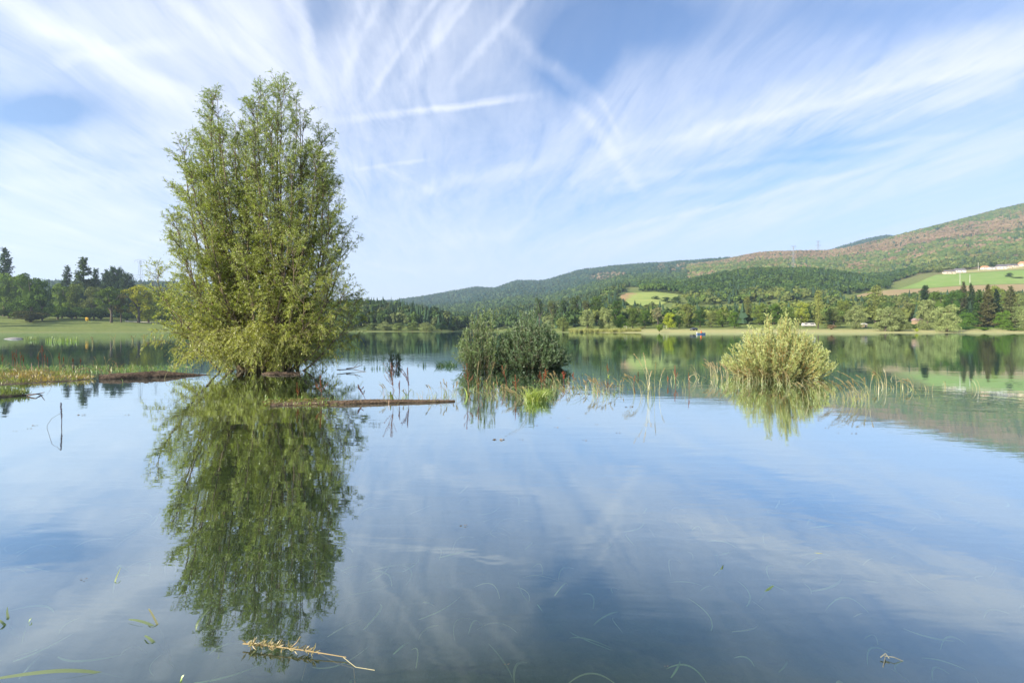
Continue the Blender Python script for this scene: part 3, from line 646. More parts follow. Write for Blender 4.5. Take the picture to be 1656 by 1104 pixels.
T = [
 # right shore, left to right
 ('willow', 885, 508, 26, 425, PALE, 'low grey willow left of the reed bed start, behind the dark bush'),
 ('willow', 910, 511, 22, 300, OL, 'small olive tree peeping out right behind the dark willow bush'),
 ('open', 872, 478, 22, 470, (.06, .085, .04), 'tall dark tree rising straight above the dark willow bush'),
 ('open', 893, 479, 24, 440, (.085, .10, .045), 'tall olive tree with bare trunk above the right half of the dark bush'),
 ('open', 912, 483, 22, 420, (.05, .08, .035), 'dark tree second from the right in the tall row above the dark bush'),
 ('open', 930, 476, 26, 400, (.065, .09, .04), 'tallest dark tree just right of the dark willow bush'),
 ('open', 948, 480, 24, 380, (.09, .10, .05), 'olive brown tree behind the round grey willow of the reed shore'),
 ('round', 966, 477, 26, 380, (.06, .095, .03), 'dark leafy tree behind the two grey willows near the pines'),
 ('willow', 950, 500, 30, 275, PALE, 'round grey-green willow at the left end of the sandy shore'),
 ('willow', 981, 494, 28, 278, PALE, 'taller grey-green willow beside the round one at the left shore end'),
 ('round', 998, 484, 24, 330, DK, 'dark round tree at the lower left corner of the small meadow'),
 ('round', 1004, 507, 20, 285, GRN, 'low bright green tree below the brown strip of the small meadow'),
 ('round', 1023, 497, 26, 300, (.085, .12, .04), 'mid green tree right below the small green meadow'),
 ('round', 1043, 500, 24, 310, MID, 'green tree between the small meadow and the pale bare-looking tree'),
 ('open', 1064, 495, 24, 330, (.20, .19, .13), 'thin pale greyish tree left of the yellow-green round tree'),
 ('round', 1083, 505, 24, 290, LIME, 'bright yellow-green round tree near the shore, left of the boat'),
 ('round', 1098, 509, 18, 300, DK, 'dark green tree touching the yellow-green round tree on its right'),
 ('round', 1113, 489, 30, 330, (.15, .17, .06), 'tall olive tree standing above the parked dark car'),
 ('round', 1132, 500, 26, 310, DK, 'dark tree directly behind the rowing boat'),
 ('round', 1150, 503, 22, 305, OL, 'olive tree just right of the dark tree behind the boat'),
 ('round', 1168, 499, 26, 315, (.12, .17, .045), 'fresh green tree left of the pale willow bush top'),
 ('round', 1188, 503, 22, 300, MID, 'green tree half hidden by the left twigs of the pale willow bush'),
 ('poplar', 1209, 480, 13, 340, (.15, .16, .07), 'slender poplar seen above the left half of the pale willow bush'),
 ('round', 1228, 488, 28, 330, (.13, .17, .05), 'light green tree above the left middle of the pale willow bush'),
 ('round', 1252, 490, 28, 330, MID, 'green tree right behind the top twigs of the pale willow bush'),
 ('round', 1275, 494, 24, 320, (.10, .14, .04), 'green tree behind the right upper twigs of the pale willow bush'),
 ('round', 1297, 486, 24, 330, (.24, .27, .06), 'lime green tree left of the slender shore poplar'),
 ('poplar', 1323, 471, 14, 290, (.20, .21, .08), 'slender olive poplar at the shore right of the pale willow bush'),
 ('round', 1348, 497, 30, 300, (.11, .13, .06), 'round olive tree right of the slender shore poplar'),
 ('willow', 1384, 492, 36, 290, PALE, 'grey-green willow with dome crown, left of the big double willow'),
 ('poplar', 1415, 463, 22, 340, (.16, .18, .07), 'tall ragged poplar rising behind the big double willow'),
 ('round', 1364, 485, 26, 360, (.14, .17, .05), 'light tree behind the round olive tree and grey-green willow'),
 ('round', 1462, 485, 34, 350, (.17, .18, .09), 'pale tree behind the right side of the big double willow'),
 ('willow', 1432, 493, 40, 262, PALE, 'left half of the big double willow hanging over the water edge'),
 ('willow', 1454, 498, 36, 264, (.17, .20, .10), 'right half of the big double willow hanging over the water edge'),
 ('willow', 1499, 483, 36, 275, PALE, 'tall grey willow beside the domed willow on the right shore'),
 ('willow', 1531, 489, 42, 254, (.235, .27, .14), 'domed grey-green willow at the very water edge on the right'),
 ('pine', 1496, 462, 14, 400, CON, 'small dark pine standing in front of the ploughed field'),
 ('round', 1520, 469, 40, 340, (.09, .14, .04), 'broad green tree above the domed shore willow'),
 ('round', 1545, 468, 34, 330, (.05, .095, .03), 'dark green tree right above the domed shore willow'),
 ('spruce', 1558, 454, 20, 350, (.07, .075, .045), 'brown tipped spruce, left one of the two tall tops'),
 ('spruce', 1571, 457, 20, 345, CON, 'dark spruce, right one of the two tall tops'),
 ('spruce', 1583, 467, 24, 310, (.06, .11, .035), 'fresh green spruce left of the large brown spruce'),
 ('spruce', 1598, 458, 30, 305, BR, 'large brown spruce with drooping boughs on the right shore'),
 ('spruce', 1611, 466, 22, 325, (.025, .045, .03), 'blackish spruce between the two brown spruces'),
 ('round', 1610, 461, 34, 380, (.15, .19, .05), 'yellow-green tree top behind the blackish spruce'),
 ('spruce', 1634, 461, 32, 305, (.12, .125, .07), 'broad brownish green spruce, second from the right frame edge'),
 ('round', 1622, 500, 26, 280, GRN, 'small bright green tree in front of the brown spruces'),
 ('round', 1563, 505, 26, 290, (.08, .15, .035), 'small green tree right of the domed willow foot'),
 ('willow', 1655, 475, 36, 300, (.17, .21, .10), 'tall pale tree at the right frame edge'),
 ('willow', 1662, 501, 30, 265, PALE, 'low pale willow at the right frame edge beside the water'),
 ('bush', 1066, 522, 14, 256, (.12, .17, .04), 'single round green bush on the sandy shore, left of the boat'),
 ('bush', 1483, 529, 8, 254, LIME, 'tiny lime green bush at the water edge between the willows'),
 ('bush', 1480, 522, 20, 285, DK, 'clipped dark hedge piece behind the tiny lime bush'),
 ('bush', 1592, 528, 28, 268, GRN, 'low bright green bush line under the brown spruces'),
 ('bush', 1640, 529, 34, 266, GRN, 'low bright green bushes below the small bright green tree'),
 ('bush', 1562, 527, 34, 275, (.04, .09, .03), 'dark green low bushes right of the domed willow'),
 ('bush', 1345, 524, 16, 280, (.19, .13, .10), 'reddish brown bush at the foot of the slender shore poplar'),
 ('bush', 1115, 524, 22, 300, (.10, .12, .05), 'low olive bush behind the parked dark car'),
 ('bush', 1038, 527, 16, 290, BR, 'low brown bush below the green trees left of the single shore bush'),
 # field edge trees
 ('round', 1606, 424, 14, 905, DK, 'dark round tree between the farm houses'),
 ('round', 1518, 435, 18, 880, (.16, .20, .05), 'yellow-green round tree left of the farm houses'),
 ('round', 1500, 437, 14, 900, DK, 'dark tree at the top left corner of the bright field'),
 ('round', 1632, 441, 12, 780, DK, 'dark tree at the right end of the bright green field'),
 ('round', 1645, 448, 22, 770, OL, 'grey-green shrubs at the right end of the bright green field'),
 ('round', 1060, 478, 14, 640, DK, 'dark tree at the right side of the small green meadow'),
 ('round', 1077, 480, 18, 625, DK, 'pair tree below the right part of the small green meadow'),
 ('round', 1095, 479, 20, 620, (.05, .09, .03), 'wide dark tree at the lower right corner of the small meadow'),
 ('bush', 1024, 488, 8, 640, BR, 'small brown shrub on the boundary of meadow and brown strip'),
 # headland willows
 ('willow', 602, 521, 24, 400, (.14, .18, .08), 'leftmost grey willow of the far headland shore'),
 ('willow', 623, 519, 26, 402, PALE, 'second pale willow of the far headland shore row'),
 ('willow', 645, 522, 24, 400, (.15, .19, .08), 'middle grey-green willow of the far headland shore row'),
 ('willow', 667, 519, 24, 402, (.13, .17, .07), 'greener willow right of the middle of the headland shore row'),
 ('willow', 690, 520, 28, 400, PALE, 'widest pale willow at the right of the headland shore row'),
 ('round', 714, 519, 24, 415, (.03, .06, .03), 'very dark tree right of the headland willow row'),
 ('round', 733, 525, 20, 440, (.035, .065, .035), 'dark low tree at the tip of the headland'),
 ('spruce', 647, 488, 14, 560, CON, 'left dark spruce on the crest of the headland'),
 ('spruce', 666, 489, 12, 550, CON, 'right dark spruce on the crest of the headland'),
 ('spruce', 704, 498, 12, 530, (.03, .05, .035), 'left blue-dark spruce low on the headland slope'),
 ('spruce', 716, 501, 12, 520, (.03, .05, .035), 'right blue-dark spruce low on the headland slope'),
 # left bank
 ('spruce', 8, 399, 44, 215, CON, 'dark spruce top at the left frame edge', ),
 ('round', 6, 440, 46, 190, (.12, .18, .045), 'light green tree at the left frame edge below the spruce'),
 ('round', 30, 443, 36, 192, (.10, .15, .04), 'sunlit green tree right of the left edge tree'),
 ('round', 50, 438, 56, 168, (.055, .095, .028), 'big dark green tree with shaded foot on the lawn'),
 ('bush', 50, 500, 56, 164, (.05, .055, .03), 'dark brownish undergrowth below the big lawn tree'),
 ('round', 68, 452, 34, 172, (.05, .09, .03), 'dark tree hugging the big dark lawn tree on its right'),
 ('spruce', 108, 428, 30, 225, CON, 'spiky dark spruce left of the tall broad spruce'),
 ('spruce', 135, 414, 48, 210, (.05, .075, .035), 'tall broad spruce, highest tree behind the lawn'),
 ('spruce', 155, 432, 28, 220, CON, 'dark spruce leaning on the tall broad spruce from the right'),
 ('round', 100, 455, 34, 188, (.10, .15, .04), 'sunlit leafy tree in front of the spiky spruce'),
 ('round', 123, 458, 34, 190, (.09, .12, .04), 'olive leafy tree in front of the tall broad spruce'),
 ('pine', 176, 437, 28, 240, CON, 'left pine of the dark flat-topped pine group'),
 ('pine', 190, 433, 30, 240, (.03, .055, .03), 'middle pine of the dark flat-topped pine group'),
 ('pine', 206, 443, 24, 235, CON, 'right pine of the dark flat-topped pine group'),
 ('round', 152, 462, 34, 188, (.085, .105, .05), 'greyish olive tree left of the dark spreading lawn tree'),
 ('open', 180, 461, 52, 172, (.065, .10, .03), 'dark spreading tree with visible trunk on the lawn'),
 ('open', 196, 468, 30, 176, (.075, .075, .035), 'brownish tree squeezed between dark and yellow lawn trees'),
 ('open', 224, 458, 58, 178, YEL, 'bright yellow tree on the lawn'),
 ('round', 240, 470, 40, 184, (.19, .22, .045), 'yellow-green tree right of the bright yellow tree'),
 ('round', 262, 476, 36, 190, (.07, .11, .03), 'dark green tree at the right end of the lawn'),
 ('round', 290, 480, 40, 200, (.06, .10, .03), 'green tree behind the left edge of the big water willow'),
 ('bush', 93, 489, 44, 178, (.09, .15, .035), 'left low round green hedge bush behind the lawn'),
 ('bush', 70, 494, 36, 178, (.045, .08, .025), 'dark hedge bush right of the big lawn tree'),
 ('bush', 116, 492, 40, 182, (.055, .10, .028), 'middle dark hedge bush behind the yellow bin'),
 ('bush', 142, 495, 36, 182, DK, 'dark hedge bush above the yellow bin'),
 ('bush', 163, 495, 34, 184, (.04, .07, .025), 'dark hedge bush left of the spreading tree trunk'),
 ('bush', 15, 492, 52, 178, (.035, .055, .025), 'dark hedge at the left frame edge'),
 ('bush', 205, 503, 36, 190, DK, 'dark hedge bush behind the brownish lawn tree'),
 ('bush', 240, 503, 46, 198, (.06, .09, .03), 'dark bush under the yellow-green lawn tree'),
 ('bush', 275, 503, 46, 200, (.05, .085, .03), 'dark bush at the lawn end beside the big water willow'),
]
for t in T:
    cat = 'bush' if t[0] == 'bush' else 'tree'
    nm = {'willow': 'willow_tree', 'spruce': 'spruce_tree', 'pine': 'pine_tree', 'poplar': 'poplar_tree', 'bush': 'bush'}.get(t[0], 'broadleaf_tree')
    tree(t[0], t[1], t[2], t[3], t[4], t[5], t[6], nm, cat)
# trees left of the frame: they shade the lawn
for i, (u, D, vt) in enumerate([(-60, 150, 430), (-120, 140, 425), (-30, 172, 440), (-170, 165, 420), (-230, 140, 420), (-110, 185, 430)]):
    tree('open', u, vt, 50, D, MID, 'green tree just outside the left frame edge casting shade on the lawn', 'broadleaf_tree', 'tree', 'trees beside the left frame edge')
# reed tufts on the far sandy shore
for i in range(34):
    r = random.Random(i+900); u = 922+i*3.4+r.uniform(-1, 1)
    tree('reeds', u, 529.5+r.uniform(-1, 1.5), 6, 262+r.uniform(-2, 5), (.30, .31, .11), 'yellow-green reed tuft in the bed at the left end of the sandy shore', 'reed_tuft', 'reeds', 'reeds along the far sandy shore')
for i in ():
    r = random.Random(i+300); u = 12+i*10.3+r.uniform(-5, 5); D = (np.interp(u, [0, 150, 280], [250, 262, 275])-1)/1.97
    tree('reeds', u, HV+r.uniform(1.2, 2.6), 5, D, (.28, .27, .12) if i % 3 else (.20, .28, .05), 'small dry grass tuft along the water edge of the lawn', 'sedge_tuft', 'sedge tuft', 'grass tufts at the lawn edge')
# ------------------------------------------------------------------ big willow in the water
def bez(a, b, c, n):
    t = np.linspace(0, 1, n)[:, None]; return (1-t)**2*np.array(a)+2*t*(1-t)*np.array(b)+t*t*np.array(c)
def spray(gw, gl, P0, d0, L, r, col, thick=.012, lift=.5, droop=.5, step=.066, tw=.36, nl=12, ll=.092, lw=.0175, start=.18, side=None):
    """one curved branch carrying leafy twigs"""
    n = 8; pts = [np.array(P0, float)]; d = norm(np.array(d0, float))
    for i in range(n-1):
        t = i/(n-1)
        d = norm(d+np.array([0, 0, lift*(.22 if t < .6 else -.12)])+np.array([0, 0, -droop*.30*t*t])+r.normal(0, .05, 3))
        pts.append(pts[-1]+d*L/(n-1))
    pts = np.array(pts)
    tube(gw, pts, np.linspace(thick, thick*.22, n), 4, (1, 1, 1), False)
    m = max(4, int(L/step)); s = np.sort(r.uniform(start, 1, m)); q = s*(n-1); i0 = np.minimum(q.astype(int), n-2); f = (q-i0)[:, None]
    B = pts[i0]*(1-f)+pts[i0+1]*f; T = norm(pts[i0+1]-pts[i0])
    td = norm(T*.75+norm(r.normal(size=(m, 3)))*.75+np.array([0, 0, .12]))
    tl = tw*r.uniform(.5, 1.25, m)*(1.05-.55*s)
    k = nl; w = r.uniform(.08, 1, (m, k)); own = np.repeat(np.arange(m), k); w = w.ravel()
    sag = -(w**2)[:, None]*np.array([0, 0, .35])*tl[own][:, None]*droop
    P = B[own]+td[own]*(w*tl[own])[:, None]+sag
    Dr = td[own]*.7+r.normal(0, .5, (len(own), 3))+np.array([0, 0, -.28*droop])
    c = np.array(col)*r.uniform(.72, 1.35, (m, 1))[own]*r.uniform(.85, 1.2, (len(own), 1))
    leaves(gl, P, Dr, ll*r.uniform(.6, 1.2, len(own)), lw*r.uniform(.7, 1.2, len(own)), r, c)
    # thin twig wood
    V = np.stack([B-.003, B+.003, B+td*tl[:, None]*.7], 1).reshape(-1, 3)
    gw.add(V, np.arange(m*3).reshape(m, 3), (1, 1, 1))
    return pts

def big_willow():
    r = rng(42); D0 = 19.1; sc = D0/F; X0 = (436-CU)/F*D0
    o = thing('willow_tree', 'tall feathery willow with many upright stems standing in the lake, largest tree in view', 'tree', (X0, D0, 0))
    gw, gl, gs = G(), G(), G()
    def loc(u, v, dy):
        k = float(np.interp(v, [110, 260, 400, 480], [.92, .88, .87, .87]))
        return np.array([((436+(u-436)*k)-CU)*sc-X0, dy*.9, (598-(v+(12 if v < 260 else 8)))*sc])
    tips = [(388, 178, .2, .9), (396, 205, -.9, .9), (434, 172, .9, .9), (352, 232, -1.0, .9), (416, 208, -1.2, .9), (468, 195, -1.2, .9), (375, 300, -1.4, .9), (445, 330, -1.5, .9), (328, 172, .2, 1), (505, 168, -.3, 1), (526, 205, .3, 1), (544, 240, -.3, 1), (308, 196, .3, 1), (358, 160, -.6, 1), (418, 128, .5, 1), (480, 142, -.8, 1), (298, 258, .2, 1), (345, 150, -.3, 1), (372, 178, .5, .8), (402, 138, .3, 1), (430, 150, -.5, .8), (452, 120, 0, 1), (470, 132, .7, 1), (493, 158, -.2, 1), (512, 196, .6, .9), (322, 200, .4, .9),
            (303, 226, -.6, .9), (528, 250, -.6, .9), (548, 285, .5, .9), (560, 325, -.9, .9), (566, 362, .8, .8), (300, 300, .9, .8), (288, 352, -.9, 1), (277, 365, .4, .8),
            (568, 420, -1.3, .9), (582, 466, -.6, .9), (262, 440, -1.0, 1), (275, 455, 1.2, .9), (395, 230, -1.7, 1), (450, 225, -1.8, 1), (500, 270, -1.9, 1), (345, 290, -1.9, 1), (420, 300, 1.9, 1), (480, 330, -2.3, 1), (380, 360, -2.3, 1),
            (330, 400, -2.2, 1), (520, 400, -2.2, 1), (470, 240, 1.8, 1), (360, 260, 1.8, 1), (530, 350, 1.7, 1), (318, 370, 1.8, 1), (440, 400, -2.6, 1), (540, 470, -2.0, 1), (300, 480, -2.0, 1), (595, 478, .3, .7)]
    for (u, v, dy, vig) in tips:
        tip = loc(u, v, dy); b0 = np.array([r.uniform(-.75, .75)+tip[0]*.16, r.uniform(-.5, .5), -.45])
        mid = b0*.45+tip*.55+np.array([(tip[0]-b0[0])*.42, 0, 0]); mid[2] = tip[2]*.45
        c = bez(b0, mid, tip, 14)+np.concatenate([[[0, 0, 0]], np.cumsum(r.normal(0, .028, (12, 3)), 0), [[0, 0, 0]]])
        L = np.linalg.norm(tip-b0); tube(gs, c, np.linspace(.022+.0055*L, .006, 14), 7, (1, 1, 1))
        nb = int(L*5.5*vig); ts = r.uniform(.13, 1, nb)**.75
        for t in ts:
            q = t*13; i = min(int(q), 12); f = q-i; P = c[i]*(1-f)+c[i+1]*f; ax = norm(c[i+1]-c[i])
            a = r.uniform(0, 6.28); rad = np.array([math.cos(a), math.sin(a), 0]); oc = np.array([P[0], P[1], 0]); rad = norm(rad+.45*norm(oc+1e-3))
            up = .95 if t > .5 else .6
            d = norm(ax*up+rad*r.uniform(.5, 1.25))
            lb = (1.15*(1-t)**.5+.46)*r.uniform(.5, 1.2)
            h = P[2]/11.
            col = np.array([.32, .35, .065])*(1-h)+np.array([.215, .285, .065])*h
            spray(gw, gl, P, d, lb, r, col, .010+.006*(1-t), .45, .9 if t < .7 else .55, nl=10, tw=.36)
        spray(gw, gl, c[-2], norm(tip-c[-3])+np.array([r.choice([-.3, .3]), 0, 0]), .55, r, (.11, .15, .045), .008, .2, 1.2, .05, .2, 9, start=.05)
    # low skirt of branches bending out over the water
    for k in range(300):
        a = r.uniform(0, 6.28); e = r.uniform(.12, 1.1)
        R = 1.0; rr_ = r.uniform(0, 1.9)*(k % 2); P = np.array([r.uniform(-1, 1)*.9+math.cos(a)*rr_, r.uniform(-.7, .7)+math.sin(a)*rr_*.8, r.uniform(.1, 1.1)+rr_*.12])
        d = np.array([math.cos(a)*1.15, math.sin(a), e]); L = r.uniform(1.3, 2.5)*(1.18 if math.cos(a) < 0 else .88)*(1-.22*rr_)
        spray(gw, gl, P, d, L, r, (.33, .345, .065), .012, .02, 2.5, .066, .42, 11, start=.12)
    for (u, v, dy, dx) in [(632, 500, .6, 1), (625, 520, -.5, 1), (618, 470, -.2, 1), (612, 540, .4, 1), (240, 500, .4, -1), (285, 283, 0, -1), (272, 352, -.4, -1), (262, 440, .5, -1), (600, 480, 0, 1), (562, 300, .3, 1), (570, 400, -.5, 1), (258, 470, -.5, -1), (595, 500, -.8, 1), (606, 488, .2, 1)]:
        tp = loc(u, v, dy); P = tp+np.array([-dx*1.3, 0, -.45]); spray(gw, gl, P, tp-P+np.array([0, 0, .1]), 1.45, r, (.13, .165, .045), .012, .3, 1.1, .06, .26, 10)
    gl.build('crown', M_willow, o); gs.build('trunk', M_bark, o, smooth=True); gw.build('branches', M_bark, o)
    # exposed roots and drift mud at the foot
    gr = G()
    for k in range(16):
        a = r.uniform(-.5, .9); x0 = r.uniform(.5, 1.3); y0 = -1.9+r.uniform(-.25, .25)
        tube(gr, [(x0, y0, .02), (x0+.25, y0-.05, .09*r.random()), (x0+.6, y0+r.uniform(-.1, .1), .05), (x0+.8*r.uniform(.7, 1.2), y0, -.02)], [.022, .018, .012, .006], 5)
    gr.build('root', M_log, o)
    print('willow leaves', sum(len(f) for f in gl.F))
big_willow()

def shrub(name, label, u, v, wl, wr, hpx, n, col, seed, r0=.35, ll=.06, lw=.013, up=1.0, tops=None, depth=.8, den=1.0, stemcol=(1, 1, 1)):
    X, Y = onwater(u, v); sc = Y/F; r = rng(seed)
    o = thing(name, label, 'bush', (X, Y+.0, 0)); gw, gl = G(), G()
    H = hpx*sc; WL = wl*sc; WR = wr*sc
    for k in range(n):
        a = r.uniform(0, 6.28); q = math.sqrt(r.random()); W = WL if math.cos(a) < 0 else WR
        b0 = np.array([math.cos(a)*W*r0*q, math.sin(a)*W*r0*q*depth, -.25])
        el = r.uniform(.12, 1.0) if q > .5 else r.uniform(.5, 1.0)
        hh = H*(.14+.86*(1-(q*.97)**1.7))*r.uniform(.78, 1.12)
        if r.random() < .22: hh *= r.uniform(.3, .7)
        tip = np.array([math.cos(a)*W*q*.98, math.sin(a)*W*q*depth, hh])
        mid = b0*.5+tip*.5+np.array([math.cos(a)*W*.10, 0, -hh*.06*up])
        c = bez(b0, mid, tip, 9)+np.concatenate([[[0, 0, 0]], r.normal(0, .012, (8, 3))])
        tube(gw, c, np.linspace(.011, .003, 9), 4, stemcol, False)
        L = np.linalg.norm(tip-b0)
        nt_ = int(L*13*den); s = r.uniform(.10, 1, nt_); qq = s*8; i = np.minimum(qq.astype(int), 7); f = (qq-i)[:, None]
        B = c[i]*(1-f)+c[i+1]*f; T = norm(c[i+1]-c[i])
        td = norm(T+norm(r.normal(size=(nt_, 3)))*.75); tl = r.uniform(.12, .32, nt_)*(1.1-.6*s)
        kk = 9; own = np.repeat(np.arange(nt_), kk); w = r.uniform(0, 1, len(own))
        P = B[own]+td[own]*(w*tl[own])[:, None]
        Dr = td[own]+r.normal(0, .45, (len(own), 3))+np.array([0, 0, .15])
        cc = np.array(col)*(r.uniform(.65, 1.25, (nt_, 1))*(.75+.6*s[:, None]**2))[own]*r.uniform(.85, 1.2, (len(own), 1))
        leaves(gl, P, Dr, ll*r.uniform(.6, 1.25, len(own)), lw*r.uniform(.7, 1.2, len(own)), r, cc)
        # leafy shoot at the tip
        m = 14; w = r.uniform(.72, 1.0, m); P = c[5]*(1-w)[:, None]*0+np.array([np.interp(w*8, np.arange(9), c[:, j]) for j in range(3)]).T
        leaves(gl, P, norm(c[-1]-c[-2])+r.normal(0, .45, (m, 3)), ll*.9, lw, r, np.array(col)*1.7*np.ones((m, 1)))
    gl.build('foliage', M_willow, o); gw.build('stems', M_bark, o); return o
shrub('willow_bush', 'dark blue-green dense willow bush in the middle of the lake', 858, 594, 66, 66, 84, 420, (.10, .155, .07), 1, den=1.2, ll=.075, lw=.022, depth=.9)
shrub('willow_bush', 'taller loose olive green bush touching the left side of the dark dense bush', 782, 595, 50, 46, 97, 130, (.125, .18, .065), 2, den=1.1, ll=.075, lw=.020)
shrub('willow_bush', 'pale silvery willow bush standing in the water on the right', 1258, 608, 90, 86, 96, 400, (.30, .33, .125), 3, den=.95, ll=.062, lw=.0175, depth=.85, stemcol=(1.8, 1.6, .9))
shrub('willow_sapling', 'small dark green sapling in open water between the big willow and the dark bush', 638, 590, 13, 13, 30, 20, (.07, .11, .05), 4, ll=.08, lw=.018, den=.7)

# ------------------------------------------------------------------ logs and mud
def log(name, label, pts, rad, seed, mat_=None, flat=.7):
    r = rng(seed); c = np.array(pts, float); n = 40
    t = np.linspace(0, 1, n); k = np.linspace(0, 1, len(c))
    C = np.stack([np.interp(t, k, c[:, j]) for j in range(3)], -1); R = np.interp(t, np.linspace(0, 1, len(rad)), rad)
    g = G(); tube(g, C, R, 12)
    V = g.V[0]; ring = V[:n*12].reshape(n, 12, 3); d = ring-C[:, None]
    nz = 1+.22*np.sin(np.arange(12)*2.1+np.arange(n)[:, None]*.35)*.5+r.normal(0, .07, (n, 12))
    ring = C[:, None]+d*nz[..., None]*np.array([1, 1, flat]); g.V[0][:n*12] = ring.reshape(-1, 3)
    for i in range(1, len(g.V)): pass
    return tag(g.build(name, mat_ or M_log, smooth=True), label, 'log')
a = onwater(160, 613); b_ = onwater(250, 609); c_ = onwater(348, 605.5)
log('floating_log', 'thick dark waterlogged log lying beside the grassy mud spit on the left', [(a[0], a[1], .01), (b_[0], b_[1], .035), (c_[0], c_[1], -.03)], [.12, .15, .16, .17, .15, .11, .06, .02], 7, flat=.9)
a = onwater(438, 655); c_ = onwater(736, 649)
lg = log('floating_log', 'long thin mossy log floating in the centre below the big willow', [(a[0], a[1], .0), ((a[0]+c_[0])/2, (a[1]+c_[1])/2+.03, .025), (c_[0], c_[1], .015)], [.05, .065, .07, .072, .07, .06, .045, .022], 8)

def p3(u, v, z=0):
    D = (EYE-z)*F/(v-HV); return ((u-CU)/F*D, D, z)

def blades_geo(g, base, n, h, spread, r, col, width=.008, curve=.5, seg=5, lean=(0, 0), rad=.1, hvar=.4):
    for k in range(n):
        a = r.uniform(0, 6.28); rr = rad*math.sqrt(r.random()); b0 = np.array([base[0]+rr*math.cos(a), base[1]+rr*math.sin(a), base[2]])
        hh = h*r.uniform(1-hvar, 1.1); a2 = r.uniform(0, 6.28); out_ = np.array([math.cos(a2)*spread+lean[0], math.sin(a2)*spread+lean[1], 0])*hh
        t = np.linspace(0, 1, seg+1)[:, None]
        c = b0+out_*(t**1.8)+np.array([0, 0, hh])*(t-curve*t**2.6*.55)
        sd = norm(np.cross(out_+np.array([.01, .01, 0]), np.array([0, 0, 1.]))+r.normal(0, .3, 3)); w = (width*(1-t**2)*.5+.0006)
        V = np.stack([c-sd*w, c+sd*w], 1).reshape(-1, 3); i = np.arange(seg)*2
        g.add(V, np.stack([i, i+1, i+3, i+2], -1), np.array(col)*r.uniform(.75, 1.3))
STRAW = (.31, .25, .13); PALEG = (.24, .29, .09); BRIGHT = (.30, .42, .05); GREEN = (.12, .22, .04); RUST = (.20, .075, .035); DKRED = (.11, .035, .022)

def reed_grass(u, v, hpx, label, n=6, lean=0, col=STRAW, green=PALEG, seed=None, nb=8, group=None, name='reed_clump', spread=.35, head=True, plume=1.0):
    X, Y = onwater(u, v); sc = Y/F; h = hpx*sc; r = rng(int(u*7+v*3) if seed is None else seed)
    o = thing(name, label, 'reed clump', (X, Y, 0), 0, group)
    gb, gh = G(), G()
    if nb: blades_geo(gb, (0, 0, -.04), nb, h*.55, .45, r, green, .010*max(1, Y/12), .5, rad=.05+.02*nb*.2)
    for k in range(n):
        a = r.uniform(0, 6.28); b0 = np.array([r.normal(0, .05), r.normal(0, .05), -.04]); hh = h*r.uniform(.75, 1.1)
        L = (lean*r.uniform(.15, 1.2)+r.normal(0, .15))*hh; L2 = r.normal(0, spread*.5)*hh
        t = np.linspace(0, 1, 10)[:, None]; bend = 0 if abs(lean) < .05 and spread < .2 else r.uniform(.1, .55)
        c = b0+np.array([L, L2, 0])*t**2.2+np.array([0, 0, hh*(1+.25*bend)])*(t-bend*.62*t**3)
        tube(gb, c, np.linspace(.0034, .0020, 10)*max(1, Y/10), 3, np.array(col)*np.array([.9, 1, .8]), False)
        if head:
            m = 46; s = r.uniform(.66, 1, m); P = np.array([np.interp(s*9, np.arange(10), c[:, j]) for j in range(3)]).T
            T = norm(c[-1]-c[-3]); gk = G() if n <= 4 else gh; leaves(gk, P, T+r.normal(0, .28, (m, 3)), .036*plume, .0075*plume*max(1, Y/14), r, np.array(col)*r.uniform(.8, 1.3, (m, 1)))
            if gk is not gh: gk.build('seed_head', M_seed, o)
    if gb.V: gb.build('blades', M_blade, o)
    if gh.V: gh.build('seed_head', M_seed, o)
    return o

def dock(u, v, vtop, label, lean=0, col=RUST, leafy=0, seed=None, fat=1.0, nbr=5, group=None):
    X, Y = onwater(u, v); sc = Y/F; h = (v-vtop)*sc; r = rng(int(u*5+v) if seed is None else seed)
    o = thing('dock_plant', label, 'dock plant', (X, Y, 0), 0, group)
    gs, gh, gl = G(), G(), G()
    t = np.linspace(0, 1, 7)[:, None]; c = np.array([0, 0, -.05])+np.array([lean*h, 0, h+.05])*t+np.array([.02*h, 0, 0])*np.sin(t*5)
    tube(gs, c, np.linspace(.006, .003, 7)*max(1, Y/14), 5, np.array(col)*.8, False)
    def spike(c, s0, m, rad):
        s = r.uniform(s0, 1, m); P = np.array([np.interp(s*(len(c)-1), np.arange(len(c)), c[:, j]) for j in range(3)]).T
        # seeds sit in whorls
        P = P+norm(r.normal(size=(m, 3)))*rad*r.uniform(.3, 1, (m, 1))
        cards(gh, P, r.normal(size=(m, 3)), .008*max(1, Y/13)*r.uniform(.6, 1.3, m), r, np.array(col)*r.uniform(.6, 1.5, (m, 1)))
    spike(c, .42, int(230*fat), .014*fat*max(1, Y/16))
    for k in range(nbr):
        s = r.uniform(.40, .72); P = np.array([np.interp(s*6, np.arange(7), c[:, j]) for j in range(3)]); a = r.uniform(0, 6.28)
        e = P+np.array([math.cos(a)*.16*h*fat, math.sin(a)*.16*h*fat, h*r.uniform(.18, .32)]); cc = bez(P, (P+e)/2+np.array([math.cos(a)*.04*h, 0, -.02*h]), e, 5)
        tube(gs, cc, .002*max(1, Y/14), 3, np.array(col)*.8, False); spike(cc, .2, 60, .010*fat*max(1, Y/16))
    gs.build('stem', M_blade, o); gh.build('seed_head', M_seed, o)
    if leafy:
        blades_geo(gl, (0, 0, -.03), leafy, h*.42, .55, r, (.22, .30, .05), .035, .6, rad=.04); gl.build('leaf', M_blade, o)
    return o

